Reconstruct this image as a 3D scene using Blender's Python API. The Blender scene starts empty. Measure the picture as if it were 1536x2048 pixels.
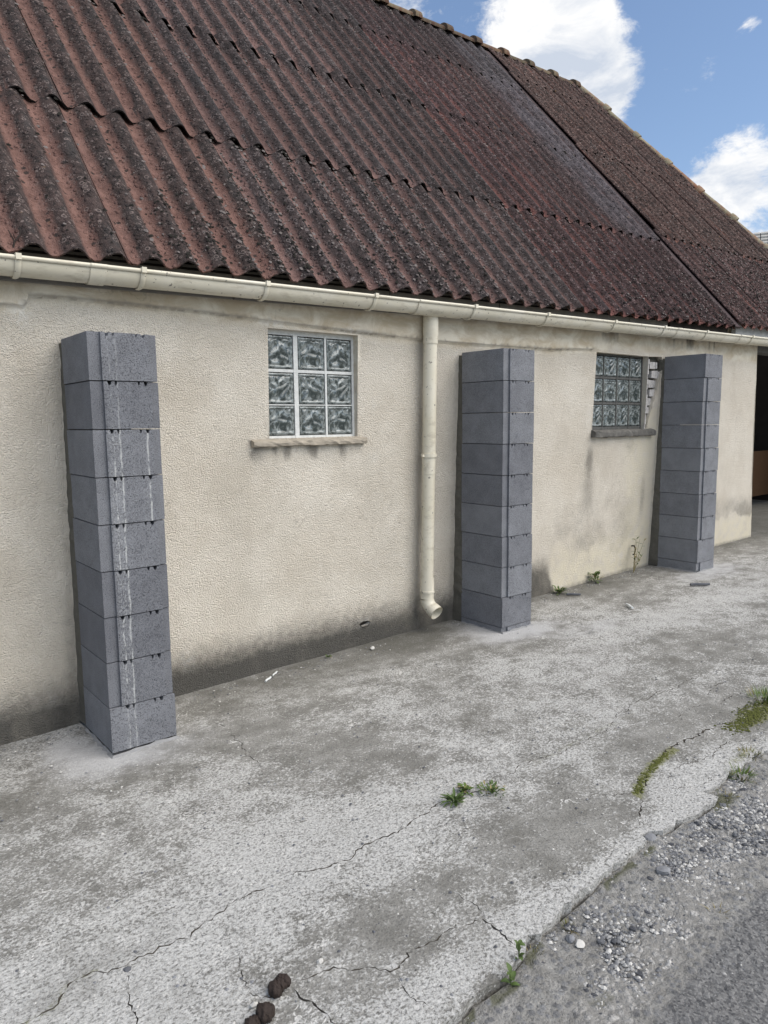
import bpy, math, random
import numpy as np
from mathutils import Matrix, Vector
from mathutils.geometry import delaunay_2d_cdt
random.seed(7); rng = np.random.default_rng(7)
S = bpy.context.scene
COL = S.collection
R = math.radians

# ------------------------------------------------------------------ camera
cd = bpy.data.cameras.new('camera'); cam = bpy.data.objects.new('camera', cd); COL.objects.link(cam)
cd.sensor_fit = 'VERTICAL'; cd.sensor_height = 36.0; cd.sensor_width = 27.0
cd.lens = 1431.6/2048*36.0
cd.clip_start = 0.05; cd.clip_end = 2000
PITCH, YAW, ROLL = -0.125287507, 0.682098184, -0.0116170628
CAM = Vector((-0.94285089, -3.06031512, -0.38358344))
fw = Vector((math.sin(YAW)*math.cos(PITCH), math.cos(YAW)*math.cos(PITCH), math.sin(PITCH)))
r0 = Vector((math.cos(YAW), -math.sin(YAW), 0)); u0 = r0.cross(fw)
rt = r0*math.cos(ROLL)+u0*math.sin(ROLL); up = -r0*math.sin(ROLL)+u0*math.cos(ROLL)
cam.matrix_world = Matrix(((rt.x, up.x, -fw.x, CAM.x), (rt.y, up.y, -fw.y, CAM.y), (rt.z, up.z, -fw.z, CAM.z), (0, 0, 0, 1)))
S.camera = cam

# ------------------------------------------------------------------ light
SUN_DIR = Vector((0.36, -0.64, 0.92)).normalized()       # towards the sun
sl = bpy.data.lights.new('sun', 'SUN'); sun = bpy.data.objects.new('sun', sl); COL.objects.link(sun)
sl.energy = 2.2; sl.angle = R(70); sl.color = (1.0, 0.935, 0.84)
sun.rotation_euler = SUN_DIR.to_track_quat('Z', 'Y').to_euler()
S.view_settings.view_transform = 'Standard'; S.view_settings.look = 'None'
S.view_settings.gamma = 1; S.view_settings.exposure = 0.82
try: S.view_settings.use_curve_mapping = False
except Exception: pass

world = bpy.data.worlds.new('World'); S.world = world; world.use_nodes = True
wn = world.node_tree.nodes; wl = world.node_tree.links; wn.clear()
def wnode(t, **k):
    n = wn.new(t)
    for a, b in k.items(): setattr(n, a, b)
    return n
def wmath(op, a, b=None, c=None, clamp=False):
    n = wn.new('ShaderNodeMath'); n.operation = op; n.use_clamp = clamp
    for i, v in enumerate((a, b, c)):
        if v is None: continue
        if isinstance(v, (int, float)): n.inputs[i].default_value = v
        else: wl.new(v, n.inputs[i])
    return n.outputs[0]
wout = wnode('ShaderNodeOutputWorld')
sky = wnode('ShaderNodeTexSky', sky_type='NISHITA', sun_disc=False)
sky.sun_elevation = math.asin(SUN_DIR.z); sky.sun_rotation = math.atan2(SUN_DIR.x, SUN_DIR.y)
sky.air_density = 1.0; sky.dust_density = 1.2; sky.ozone_density = 2.2
bg_sky = wnode('ShaderNodeBackground'); bg_sky.inputs[1].default_value = 0.096
wl.new(sky.outputs[0], bg_sky.inputs[0])
tc = wnode('ShaderNodeTexCoord')
def skydir(u, v):
    d = fw + rt*((u-768)/1431.6) - up*((v-1024)/1431.6)
    return d.normalized()
def wnoise(scale, detail, rough, dist=0.0, off=(0, 0, 0), sc=(1, 1, 1.7)):
    mp = wnode('ShaderNodeMapping'); mp.inputs['Location'].default_value = off; mp.inputs['Scale'].default_value = sc
    wl.new(tc.outputs['Generated'], mp.inputs[0])
    n = wnode('ShaderNodeTexNoise'); n.inputs['Scale'].default_value = scale; n.inputs['Detail'].default_value = detail
    n.inputs['Roughness'].default_value = rough; n.inputs['Distortion'].default_value = dist
    wl.new(mp.outputs[0], n.inputs[0]); return n.outputs[0]
dens = wnoise(8.0, 10, 0.64, 0.35)
big = wnoise(1.9, 3, 0.5, 0, (4.1, 2.2, 0.3))
fine_ = wnoise(24.0, 7, 0.68, 0.3, (2.2, 0.7, 1.1))
val = wmath('ADD', wmath('ADD', wmath('MULTIPLY', dens, 1.05), wmath('MULTIPLY', big, 0.42)), wmath('MULTIPLY', fine_, 1.15))
val = wmath('SUBTRACT', val, 0.65)  # leaves extra cloud outside the view, added to whiten the ambient light
# individual clouds, or clear patches where weight is negative: direction, angular radius (rad), weight
for (u, v), rad, wt in [((1000, 20), .09, .34), ((1080, 70), .11, .40), ((1160, 110), .10, .30), ((1220, 150), .08, .34), ((1265, 190), .05, .22), ((1440, 340), .08, .36), ((1520, 350), .09, .38), ((1390, 145), .05, .80),
                        ((850, 0), .06, .34), ((1503, 70), .03, .75), ((1490, 220), .15, -.34), ((1400, 10), .16, -.40), ((1330, 270), .08, -.30), ((1500, 90), .14, -.18), ((1530, 440), .05, -.2), ((925, 50), .07, -.55), ((1330, 60), .07, -.2)]:
    d = skydir(u, v)
    dp = wnode('ShaderNodeVectorMath', operation='DOT_PRODUCT'); dp.inputs[1].default_value = d
    wl.new(tc.outputs['Generated'], dp.inputs[0])
    nn = wnode('ShaderNodeMapRange', interpolation_type='SMOOTHSTEP')
    nn.inputs['From Min'].default_value = math.cos(rad); nn.inputs['From Max'].default_value = 1.0
    nn.inputs['To Min'].default_value = 0; nn.inputs['To Max'].default_value = wt
    wl.new(dp.outputs['Value'], nn.inputs[0]); val = wmath('ADD', val, nn.outputs[0])
cm = wnode('ShaderNodeMapRange', interpolation_type='SMOOTHSTEP')
cm.inputs['From Min'].default_value = 0.57; cm.inputs['From Max'].default_value = 0.97
wl.new(val, cm.inputs[0])
shade = wnoise(9.0, 6, 0.6, 0.4, (1.3, 0.4, 2.2))
cr = wnode('ShaderNodeValToRGB'); e = cr.color_ramp.elements
e[0].position = .36; e[0].color = (.60, .66, .76, 1); e[1].position = .54; e[1].color = (.97, .97, .97, 1)
wl.new(shade, cr.inputs[0])
bg_c = wnode('ShaderNodeBackground'); bg_c.inputs[1].default_value = 0.60; wl.new(cr.outputs[0], bg_c.inputs[0])
mx = wnode('ShaderNodeMixShader'); wl.new(wmath('MULTIPLY', cm.outputs[0], 0.97), mx.inputs[0])
wl.new(bg_sky.outputs[0], mx.inputs[1]); wl.new(bg_c.outputs[0], mx.inputs[2]); wl.new(mx.outputs[0], wout.inputs[0])
S.cycles.max_bounces = 6; S.cycles.use_denoising = True

# ------------------------------------------------------------------ material helpers
class M:
    def __init__(s, name, rough=0.9, spec=0.25):
        s.m = bpy.data.materials.new(name); s.m.use_nodes = True
        s.nt = s.m.node_tree; s.p = s.nt.nodes['Principled BSDF']
        s.p.inputs['Roughness'].default_value = rough; s.p.inputs['Specular IOR Level'].default_value = spec
        s._tc = s.nt.nodes.new('ShaderNodeTexCoord'); s.vec = s._tc.outputs['Object']
    def put(s, v, inp):
        if isinstance(v, (int, float)): inp.default_value = v if inp.type != 'RGBA' else (v, v, v, 1)
        elif isinstance(v, (tuple, list)): inp.default_value = (*v, 1) if (inp.type == 'RGBA' and len(v) == 3) else v
        else: s.nt.links.new(v, inp)
    def map(s, scale=(1, 1, 1), loc=(0, 0, 0), rot=(0, 0, 0), vec=None):
        n = s.nt.nodes.new('ShaderNodeMapping'); s.nt.links.new(vec or s.vec, n.inputs[0])
        n.inputs['Scale'].default_value = scale; n.inputs['Location'].default_value = loc; n.inputs['Rotation'].default_value = rot
        return n.outputs[0]
    def noise(s, scale, detail=4, rough=.6, vec=None, dist=0, col=False):
        n = s.nt.nodes.new('ShaderNodeTexNoise'); s.nt.links.new(vec or s.vec, n.inputs[0])
        n.inputs['Scale'].default_value = scale; n.inputs['Detail'].default_value = detail
        n.inputs['Roughness'].default_value = rough; n.inputs['Distortion'].default_value = dist
        return n.outputs[1 if col else 0]
    def vor(s, scale, feature='F1', vec=None, out='Distance', rnd=1):
        n = s.nt.nodes.new('ShaderNodeTexVoronoi'); n.feature = feature; s.nt.links.new(vec or s.vec, n.inputs[0])
        n.inputs['Scale'].default_value = scale; n.inputs['Randomness'].default_value = rnd
        return n.outputs[out]
    def ramp(s, f, stops):
        n = s.nt.nodes.new('ShaderNodeValToRGB'); s.put(f, n.inputs[0]); el = n.color_ramp.elements
        while len(el) < len(stops): el.new(.5)
        for e_, (p, c) in zip(el, stops):
            e_.position = p; e_.color = (c, c, c, 1) if isinstance(c, (int, float)) else (*c, 1)
        return n.outputs[0]
    def mix(s, f, a, b, mode='MIX'):
        n = s.nt.nodes.new('ShaderNodeMix'); n.data_type = 'RGBA'; n.blend_type = mode
        s.put(f, n.inputs[0]); s.put(a, n.inputs[6]); s.put(b, n.inputs[7]); return n.outputs[2]
    def op(s, o, a, b=None, clamp=False):
        n = s.nt.nodes.new('ShaderNodeMath'); n.operation = o; n.use_clamp = clamp
        s.put(a, n.inputs[0]);
        if b is not None: s.put(b, n.inputs[1])
        return n.outputs[0]
    def rng(s, f, a, b, c=0, d=1, smooth=True):
        n = s.nt.nodes.new('ShaderNodeMapRange'); n.interpolation_type = 'SMOOTHSTEP' if smooth else 'LINEAR'
        s.put(f, n.inputs[0])
        for i, v in zip((1, 2, 3, 4), (a, b, c, d)): n.inputs[i].default_value = v
        return n.outputs[0]
    def attr(s, name, typ='GEOMETRY', out='Fac'):
        n = s.nt.nodes.new('ShaderNodeAttribute'); n.attribute_name = name; n.attribute_type = typ; return n.outputs[out]
    def info(s, out='Random'):
        return s.nt.nodes.new('ShaderNodeObjectInfo').outputs[out]
    def xyz(s, vec=None):
        n = s.nt.nodes.new('ShaderNodeSeparateXYZ'); s.nt.links.new(vec or s.vec, n.inputs[0]); return n.outputs
    def bump(s, h, dist=0.005, strength=1.0, prev=None):
        n = s.nt.nodes.new('ShaderNodeBump'); s.put(h, n.inputs['Height'])
        n.inputs['Distance'].default_value = dist; n.inputs['Strength'].default_value = strength
        if prev is not None: s.nt.links.new(prev, n.inputs['Normal'])
        return n.outputs[0]
    def col(s, c): s.put(c, s.p.inputs['Base Color']); return s
    def nrm(s, n): s.nt.links.new(n, s.p.inputs['Normal']); return s
    def rough(s, r): s.put(r, s.p.inputs['Roughness']); return s

def simple(name, c, rough=.9, spec=.25, var=.25, scale=30, bump=0.0):
    m = M(name, rough, spec); n = m.noise(scale, 5)
    m.col(m.mix(n, tuple(x*(1-var) for x in c), tuple(min(1, x*(1+var)) for x in c)))
    if bump: m.nrm(m.bump(n, bump))
    return m.m

# ------------------------------------------------------------------ object helpers
def link(name, verts, faces, mat=None, parent=None, smooth=False, loc=None, mi=None, attrs=None):
    me = bpy.data.meshes.new(name)
    verts = [tuple(map(float, v)) for v in verts]
    me.from_pydata(verts, [], [tuple(int(i) for i in f) for f in faces]); me.update()
    mats = mat if isinstance(mat, (list, tuple)) else ([mat] if mat else [])
    for m in mats: me.materials.append(m)
    if mi is not None: me.polygons.foreach_set('material_index', np.asarray(mi, dtype=np.int32))
    if smooth:
        me.polygons.foreach_set('use_smooth', np.ones(len(me.polygons), dtype=bool)); me.set_sharp_from_angle(angle=R(42))
    for k, v in (attrs or {}).items():
        a = me.attributes.new(k, 'FLOAT', 'POINT'); a.data.foreach_set('value', np.asarray(v, dtype=np.float32))
    o = bpy.data.objects.new(name, me); COL.objects.link(o)
    if parent: o.parent = parent
    if loc is not None: o.location = loc
    return o
def inst(src, name=None, parent=None):
    o = src.copy(); COL.objects.link(o); o.parent = parent
    return o
def empty(name, loc=(0, 0, 0)):
    o = bpy.data.objects.new(name, None); COL.objects.link(o); o.location = loc; o.empty_display_size = .2; return o
def tag(o, label=None, cat=None, group=None, kind=None):
    if label: o['label'] = label
    if cat: o['category'] = cat
    if group: o['group'] = group
    if kind: o['kind'] = kind
    return o
class MB:
    def __init__(s): s.v = []; s.f = []; s.mi = []
    def add(s, v, f, mi=0):
        b = len(s.v); s.v += [tuple(x) for x in v]; s.f += [tuple(i+b for i in q) for q in f]; s.mi += [mi]*len(f); return s
    def box(s, x0, x1, y0, y1, z0, z1, mi=0, skip=()):
        v = [(x0, y0, z0), (x1, y0, z0), (x1, y1, z0), (x0, y1, z0), (x0, y0, z1), (x1, y0, z1), (x1, y1, z1), (x0, y1, z1)]
        f = [(0, 3, 2, 1), (4, 5, 6, 7), (0, 1, 5, 4), (1, 2, 6, 5), (2, 3, 7, 6), (3, 0, 4, 7)]
        return s.add(v, [q for i, q in enumerate(f) if i not in skip], mi)
    def prism(s, poly, y0, y1, mi=0, back=False):     # polygon in xz, front face at y0 (looking +y), ccw seen from -y
        n = len(poly)
        v = [(x, y0, z) for x, z in poly]+[(x, y1, z) for x, z in poly]
        f = [tuple(range(n))]+[(i, i+n, (i+1) % n+n, (i+1) % n) for i in range(n)]
        if back: f.append(tuple(range(2*n-1, n-1, -1)))
        return s.add(v, f, mi)
    def tube(s, pts, rad, n=12, mi=0, caps=True, scale=(1, 1)):
        pts = [Vector(p) for p in pts]; rad = rad if isinstance(rad, (list, tuple)) else [rad]*len(pts)
        rings = []; ref = None
        for i, p in enumerate(pts):
            t = (pts[min(i+1, len(pts)-1)]-pts[max(i-1, 0)]).normalized()
            if ref is None: ref = Vector((1, 0, 0)) if abs(t.x) < .8 else Vector((0, 1, 0))
            a = (ref-t*ref.dot(t)).normalized(); b = t.cross(a); ref = a
            rings.append([p+(a*math.cos(q)+b*math.sin(q))*rad[i] for q in [2*math.pi*k/n for k in range(n)]])
        v = [x for r_ in rings for x in r_]
        f = [(i*n+k, i*n+(k+1) % n, (i+1)*n+(k+1) % n, (i+1)*n+k) for i in range(len(pts)-1) for k in range(n)]
        if caps: f += [tuple(range(n-1, -1, -1)), tuple(range((len(pts)-1)*n, len(pts)*n))]
        return s.add(v, f, mi)
    def build(s, name, mat, parent=None, smooth=False, loc=None):
        return link(name, s.v, s.f, mat, parent, smooth, loc, s.mi if isinstance(mat, (list, tuple)) else None)
def sstep(x, a, b):
    t = np.clip((np.asarray(x, float)-a)/(b-a), 0, 1); return t*t*(3-2*t)
_g = np.random.default_rng(3).random((64, 64))
def vnoise(x, y, sc, oct=3):
    x = np.asarray(x, float)*sc; y = np.asarray(y, float)*sc; out = 0; amp = 1; tot = 0
    for o in range(oct):
        xi = np.floor(x).astype(int); yi = np.floor(y).astype(int); fx = x-xi; fy = y-yi
        fx = fx*fx*(3-2*fx); fy = fy*fy*(3-2*fy)
        g = lambda i, j: _g[(xi+i+17*o) % 64, (yi+j+29*o) % 64]
        out = out+amp*((g(0, 0)*(1-fx)+g(1, 0)*fx)*(1-fy)+(g(0, 1)*(1-fx)+g(1, 1)*fx)*fy); tot += amp
        amp *= .5; x = x*2.03; y = y*2.03
    return out/tot
def inpoly(px, py, poly):
    px = np.asarray(px); py = np.asarray(py); c = np.zeros(px.shape, bool); n = len(poly)
    for i in range(n):
        x1, y1 = poly[i]; x2, y2 = poly[(i+1) % n]
        if y1 == y2: continue
        c ^= ((y1 > py) != (y2 > py)) & (px < (x2-x1)*(py-y1)/(y2-y1)+x1)
    return c
def cdt(points, loops, chains=()):
    pts = [Vector((float(a), float(b))) for a, b in points]; edges = []
    for lp, closed in [(l, True) for l in loops]+[(c, False) for c in chains]:
        b = len(pts); pts += [Vector((float(x), float(y))) for x, y in lp]
        edges += [(b+i, b+i+1) for i in range(len(lp)-1)]
        if closed: edges.append((b+len(lp)-1, b))
    v, e_, f, *_ = delaunay_2d_cdt(pts, edges, [], 0, 1e-5, False)
    return np.array([(p.x, p.y) for p in v]), [t for t in f]
def densify(poly, step, closed=True, jit=0.0):
    out = []; n = len(poly)
    for i in range(n if closed else n-1):
        a = np.array(poly[i], float); b = np.array(poly[(i+1) % n], float); k = max(1, int(np.linalg.norm(b-a)/step))
        for j in range(k):
            p = a+(b-a)*j/k
            if jit and j: p = p+rng.normal(0, jit, 2)
            out.append(tuple(p))
    if not closed: out.append(tuple(poly[-1]))
    return out

GZ = lambda x, y=0: -1.8157+0.018*np.asarray(x, float)       # level of the concrete
WY = lambda z: 0.385-0.034*(np.asarray(z, float)-0.1)        # front of the wall (it leans outward)
H = 0.2

# ------------------------------------------------------------------ materials
def mat_wall():
    m = M('roughcast', .95, .15)
    big = m.noise(2.2, 5, .6); mid = m.noise(14, 5, .65); grain = m.noise(95, 3, .6); v = m.vor(215, 'SMOOTH_F1')
    c = m.mix(m.rng(big, .3, .7), (.615, .560, .470), (.71, .660, .570))
    c = m.mix(m.op('MULTIPLY', m.rng(mid, .5, .75), .45), c, (.74, .69, .60))
    c = m.mix(m.op('MULTIPLY', m.rng(grain, .52, .72), .35), c, (.42, .37, .30))
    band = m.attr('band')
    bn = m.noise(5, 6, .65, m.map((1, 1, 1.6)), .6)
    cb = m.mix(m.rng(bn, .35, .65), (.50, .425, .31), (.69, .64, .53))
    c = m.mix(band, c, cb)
    lt = m.attr('pale'); c = m.mix(m.op('MULTIPLY', lt, m.rng(m.noise(11, 5), .25, .6)), c, (.72, .66, .52))
    nzc = m.noise(4, 4, .6, None, 0, True); vd = m.nt.nodes.new('ShaderNodeVectorMath'); vd.operation = 'MULTIPLY_ADD'; m.nt.links.new(nzc, vd.inputs[0]); vd.inputs[1].default_value = (.35, .35, .35); m.nt.links.new(m.vec, vd.inputs[2])
    hl = m.vor(1.5, 'DISTANCE_TO_EDGE', vd.outputs[0]); c = m.mix(m.op('MULTIPLY', m.op('MULTIPLY', m.rng(hl, .006, .001), m.rng(m.noise(2.3, 4, .6, m.map((1, 1, 1), (4, 9, 2))), .54, .64)), .28), c, (.20, .175, .14))
    wh = m.attr('white'); c = m.mix(m.op('MULTIPLY', wh, m.rng(m.noise(40, 4), .4, .55)), c, (.75, .73, .68))
    d = m.attr('dirt'); dn = m.noise(22, 6, .7)
    df = m.op('MULTIPLY', m.rng(m.op('ADD', d, m.op('MULTIPLY', m.op('SUBTRACT', dn, .5), .55)), .12, .95), .95)
    c = m.mix(df, c, m.mix(m.noise(60, 4), (.040, .039, .036), (.105, .101, .092)))
    c = m.mix(m.op('MULTIPLY', m.rng(m.noise(1.6, 5, .65, m.map((1, 1, .55), (3, 1, 8))), .50, .68), .30), c, (.44, .40, .33))
    sv = m.vor(26, 'F1'); c = m.mix(m.op('MULTIPLY', m.rng(sv, .10, .05), m.op('MULTIPLY', m.op('GREATER_THAN', m.vor(26, 'F1', out='Color'), .90), .7)), c, (.10, .09, .075))
    g = m.attr('grey'); gf = m.op('MULTIPLY', m.rng(m.op('ADD', g, m.op('MULTIPLY', m.op('SUBTRACT', dn, .5), .5)), .2, .95), .75)
    c = m.mix(gf, c, (.20, .185, .16))
    m.col(c)
    h = m.op('ADD', m.op('MULTIPLY', v, -1.0), m.op('MULTIPLY', grain, .6))
    h = m.op('MULTIPLY', h, m.op('SUBTRACT', 1.0, m.op('MULTIPLY', band, .8)))
    n1 = m.bump(h, .0085, 1.0); m.nrm(m.bump(mid, .006, .5, n1)); return m.m
def mat_slab():
    m = M('worn_concrete', .92, .2)
    st = m.map((1, 1.25, 1), rot=(0, 0, .25))
    big = m.noise(1.1, 5, .6); mid = m.noise(7, 6, .65, st); sp = m.noise(66, 4, .68, st, .7); fine = m.noise(170, 3, .7)
    c = m.mix(m.rng(mid, .3, .7), (.185, .180, .163), (.300, .294, .272)); fine2 = m.noise(95, 4, .75, st, .4)
    worn = m.attr('worn'); thr = m.op('ADD', m.op('MULTIPLY', worn, .26), m.op('MULTIPLY', m.op('SUBTRACT', big, .5), .52))
    thr = m.op('ADD', thr, m.op('MULTIPLY', m.op('SUBTRACT', mid, .5), .36))
    wf = m.rng(m.op('ADD', m.op('ADD', m.op('MULTIPLY', sp, .55), m.op('MULTIPLY', fine2, .45)), m.op('ADD', thr, m.op('MULTIPLY', m.op('SUBTRACT', m.noise(15, 4, .7, st, .5), .5), .30))), .495, .655)
    c = m.mix(m.op('MULTIPLY', wf, .9), c, m.mix(m.rng(fine2, .3, .7), (.35, .347, .33), (.60, .597, .575)))
    c = m.mix(m.op('MULTIPLY', m.rng(fine2, .50, .36), .6), c, (.075, .073, .068))
    nzc = m.noise(3.5, 4, .6, None, 0, True); vd = m.nt.nodes.new('ShaderNodeVectorMath'); vd.operation = 'MULTIPLY_ADD'; m.nt.links.new(nzc, vd.inputs[0]); vd.inputs[1].default_value = (.5, .5, .5); m.nt.links.new(m.vec, vd.inputs[2])
    hl = m.vor(3.6, 'DISTANCE_TO_EDGE', vd.outputs[0]); c = m.mix(m.op('MULTIPLY', m.op('MULTIPLY', m.rng(hl, .018, .002), m.rng(m.noise(4, 4, .6, m.map((1, 1, 1), (7, 3, 0))), .5, .62)), m.rng(fine2, .4, .55)), c, (.64, .63, .60))
    spk = m.vor(75, 'F1'); rc = m.vor(75, 'F1', out='Color')
    c = m.mix(m.op('MULTIPLY', m.rng(spk, .3, .12), m.op('GREATER_THAN', rc, .83)), c, (.55, .545, .52))
    c = m.mix(m.op('MULTIPLY', m.rng(spk, .26, .1), m.op('LESS_THAN', rc, .10)), c, (.06, .06, .058))
    c = m.mix(m.op('MULTIPLY', m.rng(fine, .45, .7), .3), c, (.09, .088, .08))
    stn = m.noise(2.6, 6, .7, m.map((1, 1, 1), (2, 8, 0))); c = m.mix(m.op('MULTIPLY', m.rng(stn, .53, .70), .42), c, (.12, .114, .098))
    pit = m.vor(34, 'F1'); c = m.mix(m.op('MULTIPLY', m.op('MULTIPLY', m.rng(m.op('ADD', pit, m.op('MULTIPLY', m.op('SUBTRACT', fine2, .5), .5)), .22, .12), m.op('GREATER_THAN', m.vor(34, 'F1', out='Color'), .86)), .75), c, (.07, .068, .062))
    du = m.attr('dust'); c = m.mix(m.op('MULTIPLY', m.rng(m.op('ADD', du, m.op('MULTIPLY', m.op('SUBTRACT', mid, .5), .8)), .15, .85), .85), c, (.44, .44, .44))
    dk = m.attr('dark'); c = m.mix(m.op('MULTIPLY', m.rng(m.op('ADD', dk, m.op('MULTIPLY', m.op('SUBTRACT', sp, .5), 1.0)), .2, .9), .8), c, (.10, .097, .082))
    ms = m.attr('moss'); c = m.mix(m.op('MULTIPLY', m.rng(m.op('ADD', ms, m.op('MULTIPLY', m.op('SUBTRACT', sp, .5), 1.2)), .35, .8), .75), c, (.16, .165, .06))
    m.col(c)
    h = m.op('ADD', m.op('MULTIPLY', sp, .8), m.op('MULTIPLY', fine, .35))
    m.nrm(m.bump(h, .010, .9)); return m.m
def mat_gravel():
    m = M('stony_ground', .95, .2)
    big = m.noise(2.1, 5, .6); mid = m.noise(22, 6, .7); v = m.vor(42, 'F1'); vc = m.vor(42, 'F1', out='Color'); fine = m.noise(130, 4, .7)
    asp = m.attr('asphalt'); lime = m.attr('lime')
    c = m.mix(m.rng(mid, .3, .7), (.27, .263, .243), (.44, .43, .405))
    st = m.mix(vc, (.07, .075, .085), (.38, .385, .39))
    c = m.mix(m.op('MULTIPLY', m.rng(v, .46, .30), .75), c, st); c = m.mix(m.op('MULTIPLY', m.rng(fine, .5, .3), .6), c, (.06, .058, .055))
    dv = m.nt.nodes.new('ShaderNodeVectorMath'); nz_c = m.noise(18, 3, .6, None, 0, True); m.nt.links.new(m.vec, dv.inputs[0]); sc_v = m.nt.nodes.new('ShaderNodeVectorMath'); sc_v.operation = 'SCALE'; m.nt.links.new(nz_c, sc_v.inputs[0]); sc_v.inputs['Scale'].default_value = .05; m.nt.links.new(sc_v.outputs[0], dv.inputs[1]); vb = m.vor(46, 'F1', dv.outputs[0]); vbc = m.vor(46, 'F1', dv.outputs[0], out='Color')
    lf = m.rng(m.op('ADD', lime, m.op('MULTIPLY', m.op('SUBTRACT', mid, .5), 1.3)), .35, .75)
    lc = m.mix(m.rng(vb, .55, .30), (.22, .212, .195), m.mix(vbc, (.34, .335, .32), (.74, .725, .69))); lc = m.mix(.45, lc, m.mix(fine, (.38, .37, .35), (.64, .625, .59)))
    c = m.mix(m.op('MULTIPLY', lf, .92), c, lc)
    v2 = m.vor(150, 'F1', out='Color')
    ca = m.mix(v2, (.085, .086, .09), (.37, .367, .355))
    af = m.rng(m.op('ADD', asp, m.op('MULTIPLY', m.op('SUBTRACT', mid, .5), .8)), .3, .7)
    c = m.mix(af, c, ca)
    ms = m.attr('moss'); c = m.mix(m.op('MULTIPLY', m.rng(m.op('ADD', ms, m.op('SUBTRACT', mid, .5)), .35, .75), .8), c, (.10, .105, .05))
    m.col(c)
    h = m.op('ADD', m.op('MULTIPLY', v, -.9), m.op('MULTIPLY', fine, 1.1)); h = m.op('ADD', h, m.op('MULTIPLY', m.rng(vb, .5, .1), m.op('MULTIPLY', lf, .5))); m.nrm(m.bump(h, .016, 1.0)); return m.m
def mat_roof():
    m = M('fibre_cement', .9, .25)
    uv = m.vec; rnd = m.info('Random'); ofs = m.nt.nodes.new('ShaderNodeCombineXYZ')
    m.put(m.op('MULTIPLY', rnd, 37.0), ofs.inputs[0]); m.put(m.op('MULTIPLY', rnd, 91.0), ofs.inputs[1])
    ad = m.nt.nodes.new('ShaderNodeVectorMath'); m.nt.links.new(uv, ad.inputs[0]); m.nt.links.new(ofs.outputs[0], ad.inputs[1]); V = ad.outputs[0]
    crest = m.attr('crest')
    streak = m.noise(7, 5, .6, m.map((1, .14, 1), vec=V)); mid = m.noise(18, 6, .68, V); fine = m.noise(150, 3, .7, V)
    f = m.op('ADD', crest, m.op('MULTIPLY', m.op('SUBTRACT', streak, .5), 1.5))
    f = m.op('ADD', f, m.op('MULTIPLY', m.op('SUBTRACT', mid, .5), 1.1))
    valley = m.mix(m.rng(mid, .3, .7), (.108, .066, .057), (.200, .128, .111))
    top = m.mix(m.rng(mid, .35, .65), (.017, .0145, .014), (.060, .047, .044))
    c = m.mix(m.rng(f, .14, .62), valley, top)
    black = m.noise(3.2, 4, .6, m.map((3.0, .8, 1), vec=V))
    c = m.mix(m.op('MULTIPLY', m.rng(black, .52, .68), m.op('MULTIPLY', crest, .85)), c, (.034, .034, .034))
    # lichen rosettes: pale ring, dark heart
    for sc, th in ((27, .55), (46, .5)):
        d = m.vor(sc, 'F1', V); cc = m.vor(sc, 'F1', V, out='Color')
        on = m.op('MULTIPLY', m.op('GREATER_THAN', cc, th), m.rng(m.op('ADD', crest, m.op('MULTIPLY', m.op('SUBTRACT', mid, .5), 1.2)), .1, .65))
        ring = m.op('MULTIPLY', m.rng(d, .20, .27), m.rng(d, .38, .30))
        c = m.mix(m.op('MULTIPLY', m.op('MULTIPLY', ring, on), .75), c, (.19, .168, .160))
        core = m.op('MULTIPLY', m.rng(d, .24, .16), m.op('MULTIPLY', on, .8)); c = m.mix(core, c, (.028, .025, .024))
    spk = m.vor(26, 'F1', V); sc_ = m.vor(26, 'F1', V, out='Color')
    blot = m.op('MULTIPLY', m.rng(m.op('ADD', spk, m.op('MULTIPLY', m.op('SUBTRACT', fine, .5), .5)), .34, .22), m.op('GREATER_THAN', sc_, .68))
    c = m.mix(m.op('MULTIPLY', blot, .9), c, (.02, .019, .018))
    yl = m.noise(9, 4, .6, m.map((1, .8, 1), (3, 7, 0), vec=V)); c = m.mix(m.op('MULTIPLY', m.rng(yl, .70, .78), .55), c, (.27, .20, .08))
    pk = m.noise(8, 4, .6, m.map((1, .5, 1), (13, 2, 0), vec=V)); c = m.mix(m.op('MULTIPLY', m.rng(pk, .68, .78), .6), c, (.30, .19, .16))
    c = m.mix(m.op('MULTIPLY', m.rng(fine, .5, .75), .4), c, (.17, .145, .138)); c = m.mix(m.op('MULTIPLY', m.rng(fine, .45, .28), .5), c, (.02, .018, .017))
    oc = m.info('Color'); ash = m.op('MULTIPLY', m.attr('ashen'), m.rng(m.noise(5, 5, .65, m.map((1, .3, 1), vec=V)), .2, .6))
    c = m.mix(m.op('MULTIPLY', ash, .85), c, m.mix(m.rng(mid, .3, .7), (.055, .057, .061), (.150, .154, .160)))
    c = m.mix(m.op('MULTIPLY', m.op('MULTIPLY', blot, .9), ash), c, (.02, .02, .02))
    c = m.mix(1.0, c, oc, 'MULTIPLY')
    gy = m.info('Alpha'); hs = m.nt.nodes.new('ShaderNodeHueSaturation'); m.put(gy, hs.inputs['Saturation']); m.put(c, hs.inputs['Color'])
    m.col(hs.outputs[0])
    d = m.vor(34, 'F1', V); h = m.op('ADD', m.op('MULTIPLY', m.rng(d, .15, .4), -.6), m.op('ADD', m.op('MULTIPLY', fine, .5), m.op('MULTIPLY', mid, .8)))
    m.nrm(m.bump(h, .016, 1.0)); return m.m
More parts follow.
